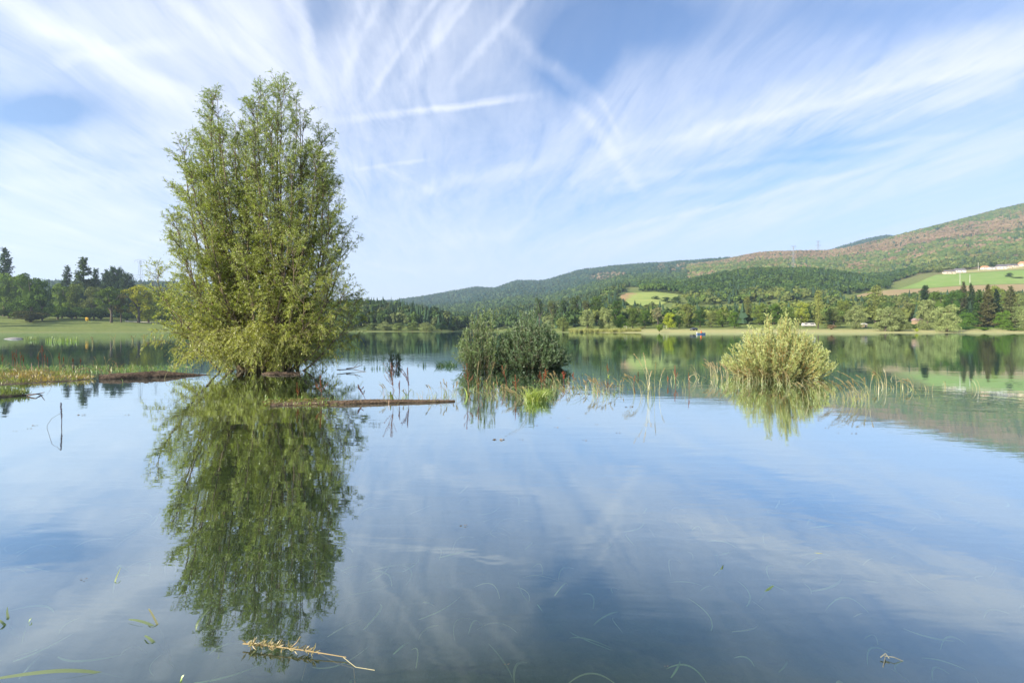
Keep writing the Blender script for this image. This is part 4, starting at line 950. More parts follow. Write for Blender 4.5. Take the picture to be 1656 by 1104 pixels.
# dock plants standing in front
DOCKS = [
 (660, 642, 594, 'dark red dock spike rising behind the right part of the centre log', 0, DKRED, 3, 1.5, 6),
 (592, 645, 622, 'short dark red dock spike leaning left off the centre log', -.55, DKRED, 0, 1.3, 4),
 (635, 646, 586, 'tall pinkish brown dock behind the centre log, left of the upright dark spike', -.03, (.22, .12, .09), 3, 1.6, 7),
 (644, 647, 616, 'small purple brown dock between the tall pinkish dock and the dark spike', .1, (.17, .08, .06), 0, .8, 3),
 (519, 649, 606, 'rusty dock standing behind the left half of the centre log', 0, (.20, .08, .035), 0, 1.4, 5),
 (481, 650, 618, 'short rusty dock at the left end of the centre log', 0, (.22, .09, .035), 0, .8, 3),
 (756, 641, 587, 'tall rusty dock with yellow leaves just right of the centre log tip', 0, RUST, 3, 1.0, 5),
 (773, 644, 610, 'slim reddish dock right of the tall one with yellow leaves', .05, RUST, 0, .7, 3),
 (820, 622, 590, 'reddish dock leaning left in front of the dark bush', -.25, (.25, .09, .05), 0, .9, 4),
 (834, 642, 606, 'rusty dock on the left side of the bright sedge clump', 0, (.25, .09, .045), 0, .9, 4),
 (880, 622, 596, 'bushy rusty dock directly above the bright sedge clump', .1, (.27, .09, .045), 0, 1.3, 6),
 (876, 628, 600, 'second rusty dock rising out of the bright sedge clump', -.1, RUST, 0, 1.1, 5),
 (911, 618, 600, 'low red dock in the gap right of the bright sedge clump', 0, (.27, .08, .05), 0, 1.2, 5),
 (926, 618, 602, 'faint low red dock right of the sedge clump, beside its red neighbour', .1, (.25, .11, .07), 0, 1.0, 4),
 (983, 609, 588, 'thin red dock alone beyond the row of arching grass', 0, RUST, 2, .6, 3),
 (1032, 610, 601, 'tiny dark red seed knob on a short stem', 0, DKRED, 0, .9, 1),
 (1092, 620, 591, 'red brown dock left of the pale willow bush, taller of two', 0, (.26, .10, .06), 0, .9, 4),
 (1080, 622, 608, 'low orange brown dock left of the taller red brown one', 0, (.28, .13, .07), 0, .9, 3),
 (1114, 631, 602, 'slim brown dock nearest to the left side of the pale willow bush', 0, (.24, .10, .05), 0, .7, 2),
 (1024, 622, 607, 'small pinkish dock beside the tall straw stems', .2, (.30, .14, .09), 0, 1.0, 3),
 (99, 689, 651, 'lone dark dock spike in open water on the left', .01, (.06, .022, .025), 0, .9, 0),
]
for (u, v, vt, lab, ln, co, lf, ft, nb) in DOCKS: dock(u, v, vt, lab, ln, co, lf, None, ft, nb)
for i, (u, v, vt) in enumerate([(4, 592, 572), (20, 591, 568), (27, 592, 565), (33, 590, 569), (38, 592, 575), (24, 593, 574), (62, 592, 573), (68, 592, 558), (73, 591, 572), (77, 592, 577), (96, 590, 571), (103, 591, 577), (118, 590, 579), (130, 590, 580)]):
    dock(u, v, vt, 'rusty red dock stem in the clumps standing in water behind the left mud spit', 0, (.20, .085, .05), 0, 50+i, .6, 3, 'rusty dock stems behind the mud spit')

# grasses
TAN = (.36, .28, .17)
GR = [
 (850, 640, 22, 'low arching straw grass left of the bright sedge clump', 5, -.6, 6), (838, 646, 24, 'straw grass bent far to the left in front of the sedge clump', 4, -.9, 3),
 (858, 668, 42, 'long pale stem bending left below the bright sedge clump', 2, -.8, 2),
 (900, 628, 32, 'green grass with drooping plumes on the right side of the sedge clump', 6, -.45, 14), (912, 632, 24, 'green grass tuft right of the sedge clump with a few blades', 3, -.2, 12),
 (936, 625, 22, 'pale arching grass first in the row right of the sedge clump', 4, -.4, 6), (948, 632, 24, 'yellowish grass tuft second in the row right of the sedge clump', 4, -.3, 8),
 (962, 637, 38, 'grass with long plumes bent left, fourth clump from the sedge', 5, -.5, 8), (968, 634, 30, 'dense pale plume grass in the middle of the row', 6, -.4, 10),
 (981, 640, 28, 'yellow-green grass with rounded arching heads, right of the dense plume grass', 4, .0, 7), (992, 638, 26, 'arching grass bending in a hoop near the end of the row', 4, -.5, 6),
 (1006, 630, 24, 'single pale plume grass before the gap at the row end', 3, -.4, 6),
 (1028, 640, 44, 'long straw stem bending left beside the tall upright stems', 3, -.45, 2), (1036, 640, 42, 'long straw stem behind the bent one, left of the tall stems', 2, -.5, 1),
 (1048, 645, 78, 'tallest straw grass stems standing upright in open water', 3, -.25, 6), (1056, 642, 70, 'tall straight straw stem pair right of the tallest stems', 2, -.06, 4), (1068, 640, 52, 'single thin straw stem right of the tall pair', 1, -.1, 0),
 (1104, 636, 26, 'faint stem bending over left of the slim brown dock', 2, -.5, 0),
 (1127, 612, 26, 'thin arching stems left of the tan grass clump', 3, -.5, 4), (1155, 612, 34, 'tan grass clump with drooping heads left of the pale willow bush', 8, -.5, 10), (1164, 614, 34, 'second tan grass clump touching the pale willow bush', 7, -.4, 12),
 (1178, 614, 34, 'tan grass growing into the left foot of the pale willow bush', 7, -.3, 10), (1192, 616, 30, 'straw grass under the left half of the pale willow bush', 6, -.2, 8), (1210, 618, 28, 'straw grass under the middle of the pale willow bush', 6, -.3, 5),
 (1232, 618, 26, 'short straw grass at the front foot of the pale willow bush', 5, -.2, 5), (1262, 622, 24, 'curled straw grass in front of the pale willow bush centre', 4, -.5, 3), (1276, 622, 30, 'straw grass bending left, front right of the pale willow bush', 4, -.5, 3),
 (1300, 650, 46, 'long straw plume curving left below the right side of the pale bush', 3, -.35, 2), (1320, 640, 34, 'straw arch right of the long curving plume', 3, -.5, 2), (1350, 648, 40, 'straw plume bent left, first of the big arching group', 4, -.75, 3),
 (1365, 650, 44, 'straw plume in the middle of the big arching group', 4, -.7, 4), (1386, 650, 48, 'green based straw clump, densest of the big arching group', 7, -.6, 12), (1399, 648, 54, 'tall straw plumes at the right end of the big arching group', 5, -.4, 6),
 (1420, 624, 34, 'upright straw stems in open water right of the arching group', 3, -.15, 3), (1432, 626, 38, 'forked tan grass right of the upright stems', 4, -.2, 3), (1450, 628, 30, 'curved tan stem second from the right end', 2, -.5, 2), (1476, 630, 22, 'small tan grass clump at the right end of the grasses', 4, -.4, 3),
 (1500, 634, 18, 'few faint stems far right in open water', 3, -.3, 2), (1530, 626, 14, 'faint short stems right of the last clump', 3, -.3, 1), (1580, 630, 20, 'very thin stems near the right frame edge', 3, -.2, 0),
 (775, 634, 66, 'tall straw stem standing before the left part of the dark bush', 1, 0, 0), (793, 632, 60, 'tall thin straw stem right of its neighbour before the dark bush', 1, .04, 0),
 (700, 644, 30, 'green tuft above the right end of the centre log', 2, -.2, 9), (722, 642, 36, 'pale tuft right above the centre log tip', 4, -.2, 8), (735, 640, 26, 'green straw tuft at the very tip of the centre log', 3, .1, 8), (628, 644, 28, 'yellow-green tuft behind the centre log beside the tall pinkish dock', 2, -.3, 9), (652, 645, 22, 'yellow-green tuft behind the centre log by the dark spike', 1, -.2, 8),
 (790, 628, 24, 'green and straw tuft before the dark bush', 3, -.2, 8), (805, 634, 26, 'loose yellow-green tuft left of the sedge clump', 4, .2, 9), (818, 640, 20, 'short yellow-green tuft near the sedge clump', 3, -.4, 7),
 (88, 600, 50, 'tall pale stem behind the left mud spit', 1, 0, 2), (70, 588, 34, 'thin stem above the rusty clump on the left', 1, 0, 0), (97, 600, 44, 'second tall stem behind the left mud spit', 1, .03, 2),
 (110, 598, 36, 'leaning stem right of the two tall stems on the left', 1, .2, 3), (155, 598, 24, 'yellow-green tuft right of the rusty clumps', 2, -.1, 8), (171, 597, 26, 'taller yellow-green tuft beyond the dark log', 2, 0, 8), (185, 597, 16, 'reddish straw tuft beyond the dark log', 3, 0, 3),
 (210, 596, 16, 'bright green tuft above the middle of the dark log', 0, 0, 16), (238, 594, 10, 'tiny green tuft above the dark log', 0, 0, 8), (275, 596, 18, 'yellow-green tuft beside the left foot of the big willow', 2, 0, 10), (8, 600, 22, 'yellow-green tuft at the left frame edge on the spit', 2, 0, 12),
 (60, 575, 10, 'straw hoop of grass left of the tall stems', 2, .6, 0),
]
for g_ in GR:
    u, v, h, lab, n, ln, nb = g_
    reed_grass(u, v, h, lab, n, ln, TAN if 'tan' in lab else STRAW, PALEG, None, nb, head='stem' not in lab or 'tallest' in lab or 'straw' in lab, plume=1.0 if v > 600 else .8)
def sedge(u, v, hpx, wpx, n, label, col, name='sedge_clump', spread=.55, hv=.75):
    X, Y = onwater(u, v); sc = Y/F; r = rng(int(u+v)); g = G()
    blades_geo(g, (0, 0, -.04), n, hpx*sc, spread, r, col, .011*max(1, Y/13), .6, rad=wpx*sc*.5, hvar=hv)
    o = g.build(name, M_blade, loc=(X, Y, 0)); return tag(o, label, 'sedge tuft')
sedge(865, 648, 36, 34, 330, 'bright yellow-green sedge clump in open water below the dark bush', (.26, .33, .06))
sedge(884, 640, 22, 24, 90, 'smaller green shoulder of grass on the right of the bright sedge clump', (.20, .28, .06))
sedge(722, 592, 16, 34, 160, 'green grass mound left of the olive green bush', (.10, .20, .04)); sedge(712, 592, 11, 8, 30, 'light green weed in front of the green mound', (.24, .30, .07))
for i, (u, v, h, w, n) in enumerate([(590, 596, 12, 8, 14), (603, 597, 13, 8, 16), (612, 596, 12, 8, 16), (622, 597, 15, 10, 16), (630, 595, 11, 5, 10), (686, 592, 16, 8, 20), (678, 591, 8, 5, 8)]):
    tag(sedge(u, v, h, w, n, 'x', (.09, .19, .05), 'sedge_tuft', .15), ['short green blades by the tip of the low willow branch', 'green blades second from the big willow', 'green blades third from the big willow', 'widest patch of green blades left of the sapling', 'thin green blades touching the sapling', 'dense green tuft between sapling and green mound', 'tiny blades left of the dense green tuft'][i], 'sedge tuft')
sedge(101, 552, 13, 44, 150, 'bright yellow-green reed patch in water before the lawn', (.19, .27, .06), 'reed_patch', .15)
sedge(52, 550, 12, 20, 90, 'paler green reed patch left of the bright one before the lawn', (.2, .26, .09), 'reed_patch', .15)
for i, (u, v) in enumerate([(184, 554), (150, 556), (215, 552), (232, 551), (250, 550), (262, 549)]):
    tag(reed_grass(u, v, 14-i, 'x', 7, -.3, (.40, .33, .20), (.3, .3, .12), 200+i, 3, spread=.5), ['straw reeds with hooked tops before the lawn', 'sparse dark stems before the lawn, left of the hooked reeds', 'pale brown reeds right of the hooked ones', 'pale brown reeds fourth along the lawn water', 'brown reeds fifth along the lawn water', 'brown reeds nearest the big willow foot'][i], 'reeds')

# the grassy mud spit on the left
def spit(name, label, outline, h, seed, colors, nblade):
    r = rng(seed); pts = [onwater(u, v) for u, v in outline]; c = np.mean(pts, 0); n = len(pts); g = G()
    rings = [(1.0, -.10), (.93, h*.35), (.7, h*.8), (.35, h), (0.02, h*1.02)]
    V = []
    for s, z in rings:
        for p in pts: V.append([c[0]+(p[0]-c[0])*s, c[1]+(p[1]-c[1])*s, z+(r.normal(0, h*.12) if z > 0 else 0)])
    Fc = [[k*n+i, k*n+(i+1) % n, (k+1)*n+(i+1) % n, (k+1)*n+i] for k in range(len(rings)-1) for i in range(n)]
    g.add(V, Fc); tag(g.build(name, M_mud, smooth=True), label, kind='structure')
    gg = G(); xs = [p[0] for p in pts]; ys = [p[1] for p in pts]; k = 0
    P = []
    while k < nblade:
        x, y = r.uniform(min(xs), max(xs)), r.uniform(min(ys), max(ys)); ins = False; j = n-1
        for i in range(n):
            if (ys[i] > y) != (ys[j] > y) and x < (xs[j]-xs[i])*(y-ys[i])/(ys[j]-ys[i]+1e-9)+xs[i]: ins = not ins
            j = i
        if ins: P.append((x, y, h*.3)); k += 1
    P = np.array(P); m = len(P); idx = r.integers(0, len(colors), m); fn = (np.sin(P[:, 0]*2.1)+np.sin(P[:, 1]*3.3+P[:, 0]))
    cc = np.array(colors)[np.clip(((fn+2)/4*len(colors)+r.normal(0, .6, m)).astype(int), 0, len(colors)-1)]*r.uniform(.7, 1.3, (m, 1))
    leaves(gg, P, np.stack([r.normal(0, .6, m), r.normal(0, .6, m), np.ones(m)], -1), r.uniform(.06, .20, m), .018, r, cc)
    tag(gg.build('grass', M_blade), label.replace('mud', 'grass cover'), 'grass', kind='stuff')
spit('mud_spit', 'low mud spit at the left frame edge', [(-120, 603), (-40, 602), (40, 603), (100, 605), (150, 610), (152, 613), (120, 617), (80, 618), (40, 621), (-20, 624), (-120, 626)], .06, 21, [(.20, .22, .05), (.30, .20, .07), (.34, .28, .08), (.13, .12, .05), (.22, .26, .05)], 5200)
spit('mud_bank', 'small green mud tongue at the left edge', [(-60, 633), (0, 634), (35, 636), (50, 639), (20, 641), (-10, 644), (-60, 645)], .05, 22, [(.12, .19, .05), (.16, .20, .06)], 1500)
g = G(); tube(g, [p3(44, 639, .02), p3(58, 637, .05), p3(66, 636, .02), p3(72, 634, .09)], [.02, .014, .012, .006], 5); tube(g, [p3(60, 637, .04), p3(70, 639, .0)], [.01, .004], 5)
tag(g.build('driftwood_stick', M_log), 'crooked dark stick at the end of the small green mud tongue', 'stick')

# water weed lying on the surface
def weed(name, label, u0, u1, v0, v1, n, cols, seed, lift=.0):
    r = rng(seed); u = r.uniform(u0, u1, n); v = r.uniform(v0, v1, n); D = EYE*F/(v-HV); X = (u-CU)/F*D
    k = fnoise(X, D, seed, 2.4) > r.uniform(-.9, .6, n); X, D = X[k], D[k]; n = len(X)
    P = np.stack([X, D, np.full(n, .004)+r.uniform(0, .006, n)], -1); g = G()
    cards(g, P, np.stack([r.normal(0, .08, n), r.normal(0, .08, n), np.ones(n)], -1), r.uniform(.015, .06, n), r, np.array(cols)[r.integers(0, len(cols), n)]*r.uniform(.7, 1.3, (n, 1)))
    m = n//3; leaves(g, P[:m], np.stack([r.normal(0, .4, m), r.normal(0, .4, m), np.ones(m)], -1), r.uniform(.04, .11, m), .012, r, np.array([(.22, .34, .07)])*r.uniform(.7, 1.4, (m, 1)))
    tag(g.build(name, M_blade), label, 'water weed', kind='stuff')
weed('water_weed', 'green water weed floating behind the left mud spit', -60, 310, 591, 604, 5200, [(.12, .24, .09), (.20, .32, .12), (.10, .15, .08)], 31)
weed('water_weed', 'thin weed and debris among the drooping grasses in the centre', 740, 1020, 606, 640, 700, [(.10, .12, .06), (.20, .17, .08)], 32)
weed('water_weed', 'scraps of weed round the left end of the centre log', 425, 560, 644, 656, 500, [(.30, .20, .10), (.20, .12, .06), (.25, .25, .06)], 33)
# straw and sprouts on the centre log
r = rng(61); g = G(); n = 700; u = r.uniform(438, 735, n)**1.0; u = np.where(r.random(n) < .45, r.uniform(434, 520, n), u); f = (u-438)/(736-438)
a = np.array(onwater(438, 655)); c2 = np.array(onwater(736, 649)); P = np.stack([a[0]+(c2[0]-a[0])*f, a[1]+(c2[1]-a[1])*f+r.normal(0, .035, n), r.uniform(.02, .055, n)], -1)
leaves(g, P, r.normal(size=(n, 3))+np.array([.6, 0, .25]), r.uniform(.03, .09, n), .008, r, np.array([(.26, .18, .08), (.20, .22, .05), (.34, .26, .13), (.12, .07, .04)])[r.integers(0, 4, n)])
o = g.build('moss', M_blade); o.parent = lg

def stray(label, pts, n, hpx, cols, seed):
    r = rng(seed); g = G(); xs = np.array(pts, float)
    for k in range(n):
        i = r.integers(0, len(xs)); u = xs[i, 0]+r.normal(0, xs[i, 2]); v = xs[i, 1]+r.normal(0, 6); 
        if v < 596: continue
        X, Y = onwater(u, v); h = hpx*Y/F*r.uniform(.3, 1.1)
        blades_geo(g, (X, Y, -.02), 1, h, .45, r, np.array(cols[r.integers(0, len(cols))]), .0085*max(1, Y/11), .7, lean=(r.normal(-.25, .4), 0), rad=.02)
    tag(g.build('stray_grass', M_blade), label, 'grass', kind='stuff')
MIXC = [(.34, .29, .15), (.22, .26, .08), (.16, .22, .06), (.24, .12, .06), (.20, .09, .05)]
stray('sparse thin grass between the log, the dark bush and the arching row', [(760, 636, 16), (790, 640, 14), (815, 640, 18), (850, 640, 16), (900, 632, 16), (940, 632, 16), (975, 636, 14), (700, 642, 20), (640, 645, 14)], 330, 26, MIXC, 71)
stray('sparse thin grass round the foot of the pale willow bush', [(1150, 612, 14), (1180, 614, 16), (1230, 616, 20), (1290, 620, 20), (1340, 636, 16), (1380, 642, 16), (1430, 626, 16), (1470, 630, 18), (1100, 618, 20), (1050, 625, 16)], 300, 26, [(.36, .31, .16), (.30, .27, .14), (.22, .25, .09)], 72)
stray('mixed dry and green stems standing behind the left mud spit', [(30, 598, 30), (80, 598, 30), (130, 598, 30), (190, 599, 30), (250, 598, 26)], 260, 26, [(.30, .25, .12), (.20, .26, .07), (.26, .12, .07)], 73)
stray('fine rusty stems in the clumps behind the left mud spit', [(26, 592, 8), (34, 592, 4), (68, 592, 7), (98, 591, 5), (112, 591, 6), (130, 591, 4)], 260, 22, [(.24, .10, .06), (.28, .14, .08), (.20, .10, .05)], 74)
# floating scraps in the open water
for i, (u, v, L) in enumerate([(131, 671, 14), (205, 671, 8), (807, 711, 22), (843, 711, 8), (900, 691, 9), (919, 676, 6), (890, 675, 5), (1000, 700, 8), (1018, 658, 16), (1338, 692, 8), (1382, 701, 12), (1355, 700, 6), (750, 850, 14), (820, 1075, 10), (1078, 1078, 8), (47, 693, 8), (24, 697, 8), (56, 688, 10), (252, 750, 8), (946, 712, 9), (843, 672, 10), (867, 688, 8), (965, 686, 6), (1185, 688, 4), (135, 937, 12)]):
    X, Y = onwater(u, v); g = G(); rr = rng(i+500); s = L*Y/F
    P = np.array([[-s/2, 0, .004], [0, rr.normal(0, .1)*s, .006], [s*.2, 0, .006]]); leaves(g, P, np.array([[1, .3, .03], [.8, -.4, .1], [.6, .5, .05]]), s*.35, s*.10, rr, np.array((.16, .11, .06))*rr.uniform(.6, 1.6, (3, 1)))
    tag(g.build('floating_leaf', M_blade, loc=(X, Y, 0)), 'small brown leaf scrap floating on open water', 'leaf', 'leaf scraps on the water')

# foreground: sunken twigs and blades
def ribbon(g, pts, w, col, taper=True):
    c = np.array(pts, float); n = 16; t = np.linspace(0, 1, n); k = np.linspace(0, 1, len(c))
    co = [np.polyfit(k, c[:, j], min(3, len(c)-1)) for j in range(3)]; C = np.stack([np.polyval(q, t) for q in co], -1)
    T = norm(np.gradient(C, axis=0)); sd = norm(np.cross(T, np.array([.1, -.5, .8]))); W = (w*np.sin(np.clip(t*.92+.08, 0, 1)*math.pi)**.6*.5)[:, None] if taper else w/2
    V = np.stack([C-sd*W, C+sd*W], 1).reshape(-1, 3); i = np.arange(n-1)*2; g.add(V, np.stack([i, i+1, i+3, i+2], -1), col)
PG = (.13, .18, .075)
for i, (pts, w, lab, co) in enumerate([
 ([(-30, 1100, .005), (60, 1087, .018), (130, 1084, .012), (205, 1096, -.03)], .016, 'long green blade arching over the surface at the bottom left corner', PG),
 ([(208, 1001, .01), (235, 1006, .01), (262, 1020, -.02)], .012, 'green blade tip pointing left above the drowned tuft', PG),
 ([(272, 1070, -.25), (270, 1045, -.10), (250, 1000, .02), (240, 985, .03)], .010, 'drowned thin stem in the tuft left of the willow reflection', (.22, .22, .10)),
 ([(234, 1027, .01), (255, 1045, -.02), (285, 1085, -.18)], .013, 'green blade slanting down right in the drowned tuft', PG),
 ([(318, 1040, -.12), (317, 1015, .0), (324, 1000, .03), (340, 982, .05)], .011, 'curved light green blade at the left edge of the willow reflection', PG),
 ([(182, 965, -.10), (186, 940, 0), (196, 916, .04)], .009, 'thin pale blade standing left of the willow reflection', (.30, .36, .16)),
 ([(30, 1030, -.15), (15, 1005, -.02), (12, 980, .03)], .012, 'upright green blade near the left frame edge', PG),
 ([(25, 1030, -.12), (8, 1010, 0), (-8, 998, .02)], .011, 'short green blade beside the upright one at the left frame edge', PG),
 ([(35, 1040, -.2), (44, 1010, -.02), (52, 998, .01)], .009, 'faint blade sloping right beside the upright one at the left frame edge', (.28, .38, .14)),
 ([(300, 1104, -.05), (292, 1100, 0), (298, 1090, .03)], .014, 'short pale green blade tip at the bottom edge', (.38, .5, .2)),
 ([(1228, 972, -.02), (1240, 955, .0), (1252, 946, .01)], .014, 'light green submerged leaf right of the centre', (.13, .20, .07)),
 ([(1200, 960, -.12), (1222, 975, -.05), (1236, 986, -.04)], .010, 'pale submerged stalk crossing under the light green leaf', (.32, .36, .15)),
 ([(1160, 930, -.05), (1166, 920, 0), (1170, 912, .0)], .008, 'tiny green blade above the light green submerged leaf', PG),
 ([(960, 1010, -.12), (978, 996, -.05), (1000, 988, .0)], .010, 'dim submerged blade in the middle of the foreground', (.22, .30, .12)),
 ([(838, 940, -.05), (845, 960, -.06), (858, 975, -.10)], .009, 'dim submerged stalk left of the dim blade', (.22, .28, .12)),
 ([(790, 1040, -.15), (815, 1070, -.10), (830, 1100, -.10)], .010, 'submerged stem running to the bottom edge near the centre', (.22, .26, .12)),
 ([(1440, 1080, -.05), (1455, 1090, -.08), (1480, 1110, -.15)], .010, 'pale submerged stem in the lower right', (.30, .32, .16)),
 ([(95, 1025, -.12), (105, 1010, -.08), (130, 998, -.02)], .009, 'faint underwater blade left of the drowned tuft', (.25, .33, .13)),
 ([(1085, 1095, -.12), (1095, 1080, -.08), (1100, 1068, -.05)], .009, 'faint green blade at the bottom right of the centre', (.22, .34, .12))]):
    g = G(); ribbon(g, [p3(*q) for q in pts], w, co); tag(g.build('drowned_leaf', M_blade), lab, 'blade')
r = rng(88); g = G()
for k in range(260):
    y = r.uniform(1.7, 5.2); x = r.uniform(-1.1, 1.1)*y; z = -r.uniform(.05, .38); a = r.uniform(0, 6.28); L = r.uniform(.08, .32)
    p = np.array([x, y, z]); ribbon(g, [p, p+[math.cos(a)*L*.5, math.sin(a)*L*.5, r.uniform(0, .06)], p+[math.cos(a+.4)*L, math.sin(a+.4)*L, r.uniform(-.03, .05)]], r.uniform(.006, .014), np.array([(.36, .46, .20), (.42, .44, .24), (.28, .40, .18)])[r.integers(0, 3)]*r.uniform(.6, 1.2))
tag(g.build('drowned_grass', M_blade), 'faint drowned grass under the water surface in the foreground', 'grass', kind='stuff')
r = rng(90); o = thing('floating_twig', 'straw coloured broken twig with withered leaves floating at the bottom centre left', 'twig', (0, 0, 0)); gs, gl = G(), G()
tw_ = np.array([p3(393, 1040, .02), p3(440, 1044, .022), p3(500, 1052, .02), p3(560, 1062, .012)]); tube(gs, tw_, [.0035, .003, .003, .002], 5, (.34, .26, .14))
tube(gs, [p3(470, 1047, .02), p3(480, 1038, .04), p3(486, 1028, .05)], .002, 4, (.45, .34, .18)); tube(gs, [p3(500, 1052, .01), p3(495, 1075, -.04), p3(488, 1100, -.1)], .0025, 4, (.40, .32, .16)); tube(gs, [p3(515, 1056, .0), p3(545, 1072, -.03), p3(572, 1080, -.05), p3(575, 1110, -.1)], .003, 4, (.45, .30, .14)); tube(gs, [p3(555, 1062, .01), p3(575, 1078, .0), p3(606, 1083, .0)], .0018, 4, (.40, .36, .22))
n = 120; f = r.uniform(.05, .75, n)**1.1*3; i = np.minimum(f.astype(int), 2); w = (f-i)[:, None]; P = tw_[i]*(1-w)+tw_[i+1]*w
leaves(gl, P, r.normal(size=(n, 3))+np.array([1.2, 0, .4]), r.uniform(.012, .045, n), .009, r, np.array([(.34, .26, .12), (.26, .22, .09), (.36, .30, .17)])[r.integers(0, 3, n)])
gs.build('stem', M_seed, o); gl.build('leaf', M_blade, o)
g = G(); rr = rng(3); tube(g, [p3(1424, 1062, .01), p3(1432, 1056, .02), p3(1438, 1064, .01)], .003, 4, (.2, .2, .16)); tube(g, [p3(1430, 1060, .01), p3(1446, 1062, .015), p3(1460, 1068, 0)], .002, 4, (.2, .2, .16)); tube(g, [p3(1432, 1060, .01), p3(1428, 1078, 0)], .002, 4, (.2, .2, .16))
tag(g.build('floating_root', M_seed), 'small pale tangled root floating in the lower right', 'root')
g = G(); tube(g, [p3(98, 668, .27), p3(84, 676, .19), p3(76, 688, .02), p3(77, 690, -.02)], .0022, 4, (.12, .09, .05))
tag(g.build('bent_stalk', M_seed), 'thin bent stalk leaning beside the lone dark dock spike', 'stalk')
g = G(); tube(g, [p3(560, 596, .1), p3(575, 594, .13), p3(586, 590, .22)], [.02, .014, .006], 5); tube(g, [p3(545, 598, .08), p3(570, 597, .06), p3(592, 601, .0)], [.02, .015, .005], 5); tube(g, [p3(573, 594, .12), p3(580, 586, .3)], [.01, .004], 5)
tag(g.build('dead_branch', M_log), 'dark dead branch sticking out right of the big willow foot', 'branch')

# ------------------------------------------------------------------ lawn furniture, far objects
def findD(u, v, D0, D1):
    D = np.linspace(D0, D1, 600); X = (u-CU)/F*D; z = ground_z(X, D); vv = HV-(z-EYE)*F/D; return float(D[np.argmin(abs(vv-v))])
M_yellow = plain('yellow_plastic', (.75, .42, .02), .5, .4, 3, .1); M_grey = plain('galvanised_steel', (.17, .18, .20), .5, .4, 2, .1); M_white = plain('white_render', (.50, .48, .45), .9, .2, 1, .06)
M_cream = plain('cream_render', (.60, .50, .38), .9, .2, 1, .08); M_roofd = plain('slate_roof', (.12, .11, .12), .8, .3, 1, .2); M_roofo = plain('clay_tile_roof', (.50, .24, .13), .85, .2, 1, .2)
M_glass = plain('window_glass', (.05, .06, .08), .1, .6, 1, .1); M_dark = plain('dark_paint', (.03, .035, .06), .3, .5, 3, .1); M_rubber = plain('rubber', (.02, .02, .02), .9, .1, 3, .1)
M_blue = plain('blue_hull', (.05, .10, .20), .4, .5, 3, .1); M_orange = plain('orange_vest', (.85, .16, .03), .8, .2, 3, .08); M_skin = plain('skin', (.55, .33, .23), .7, .3, 3, .05); M_timber = plain('timber', (.30, .22, .14), .85, .2, 3, .3)
M_mauve = plain('faded_roof', (.30, .20, .20), .85, .2, 2, .2)

D = findD(141, 522, 290, 400); X, Y = at(141, D); z = gz(X, Y)
o = thing('waste_bin', 'bright yellow bin on a post on the lawn before the dark hedge', 'bin', (X, Y, z)); o.scale = (1.9, 1.9, 1.9)
g = G(); box(g, (0, 0, .5), (.1, .1, 1.0)); g.build('post', M_timber, o)
g = G(); box(g, (0, -.06, 1.2), (.75, .5, 1.0), taper=1.06); g.build('bin_body', M_yellow, o)
g = G(); box(g, (0, -.06, 1.75), (.86, .6, .08)); box(g, (0, -.06, 1.82), (.6, .4, .07)); g.build('lid', M_yellow, o)
# gravel path along the lawn end
m, b = mat('path_gravel'); out(b, bsdf(b, b.mix(b.noise(b.n('ShaderNodeNewGeometry').outputs['Position'], 3), (.42, .38, .32, 1), (.55, .50, .44, 1)), .95, .1))
u_ = np.linspace(202, 292, 40); V = []
for k, u in enumerate(u_):
    for D in (356+k*.1, 366+k*.1): X, Y = at(u, D); V.append((X, Y, gz(X, Y)+.05))
g = G(); g.add(V, [[2*i, 2*i+2, 2*i+3, 2*i+1] for i in range(39)]); tag(g.build('path', m), 'pale gravel path at the end of the lawn', kind='structure')
def picnic(u, v, label):
    D = findD(u, v, 300, 420); X, Y = at(u, D); o = thing('picnic_table', label, 'table', (X, Y, gz(X, Y)), random.Random(u).uniform(-.4, .4))
    g = G(); box(g, (0, 0, .75), (1.8, .8, .06)); g.build('tabletop', M_timber, o)
    for s in (-1, 1):
        g = G(); box(g, (0, s*.75, .45), (1.8, .28, .05)); g.build('seat', M_timber, o)
        g = G(); tube(g, [(s*.65, -.8, 0), (s*.65, -.15, .73)], .045, 4); tube(g, [(s*.65, .8, 0), (s*.65, .15, .73)], .045, 4); box(g, (s*.65+.06, 0, .40), (.05, 1.6, .08)); g.build('leg', M_timber, o)
picnic(254, 523, 'wooden picnic table on the lawn right of the bright yellow tree')
picnic(262, 524, 'second wooden picnic table, nearer to the big water willow')

def rock(label, u, v, sx, sy, sz, seed):
    X, Y = onwater(u, v); V0, F0 = ICO2; r = rng(seed); g = G(); g.add(V0*r.uniform(.8, 1.1, (len(V0), 1))*np.array([sx, sy, sz]), F0)
    tag(g.build('rock', plain('rock', (.20, .195, .19), .9, .2, 4, .3, .4), loc=(X, Y, 0)), label, 'rock')
rock('flat grey rock in the water before the lawn at the left', 22, 548, 1.6, .8, .28, 4)

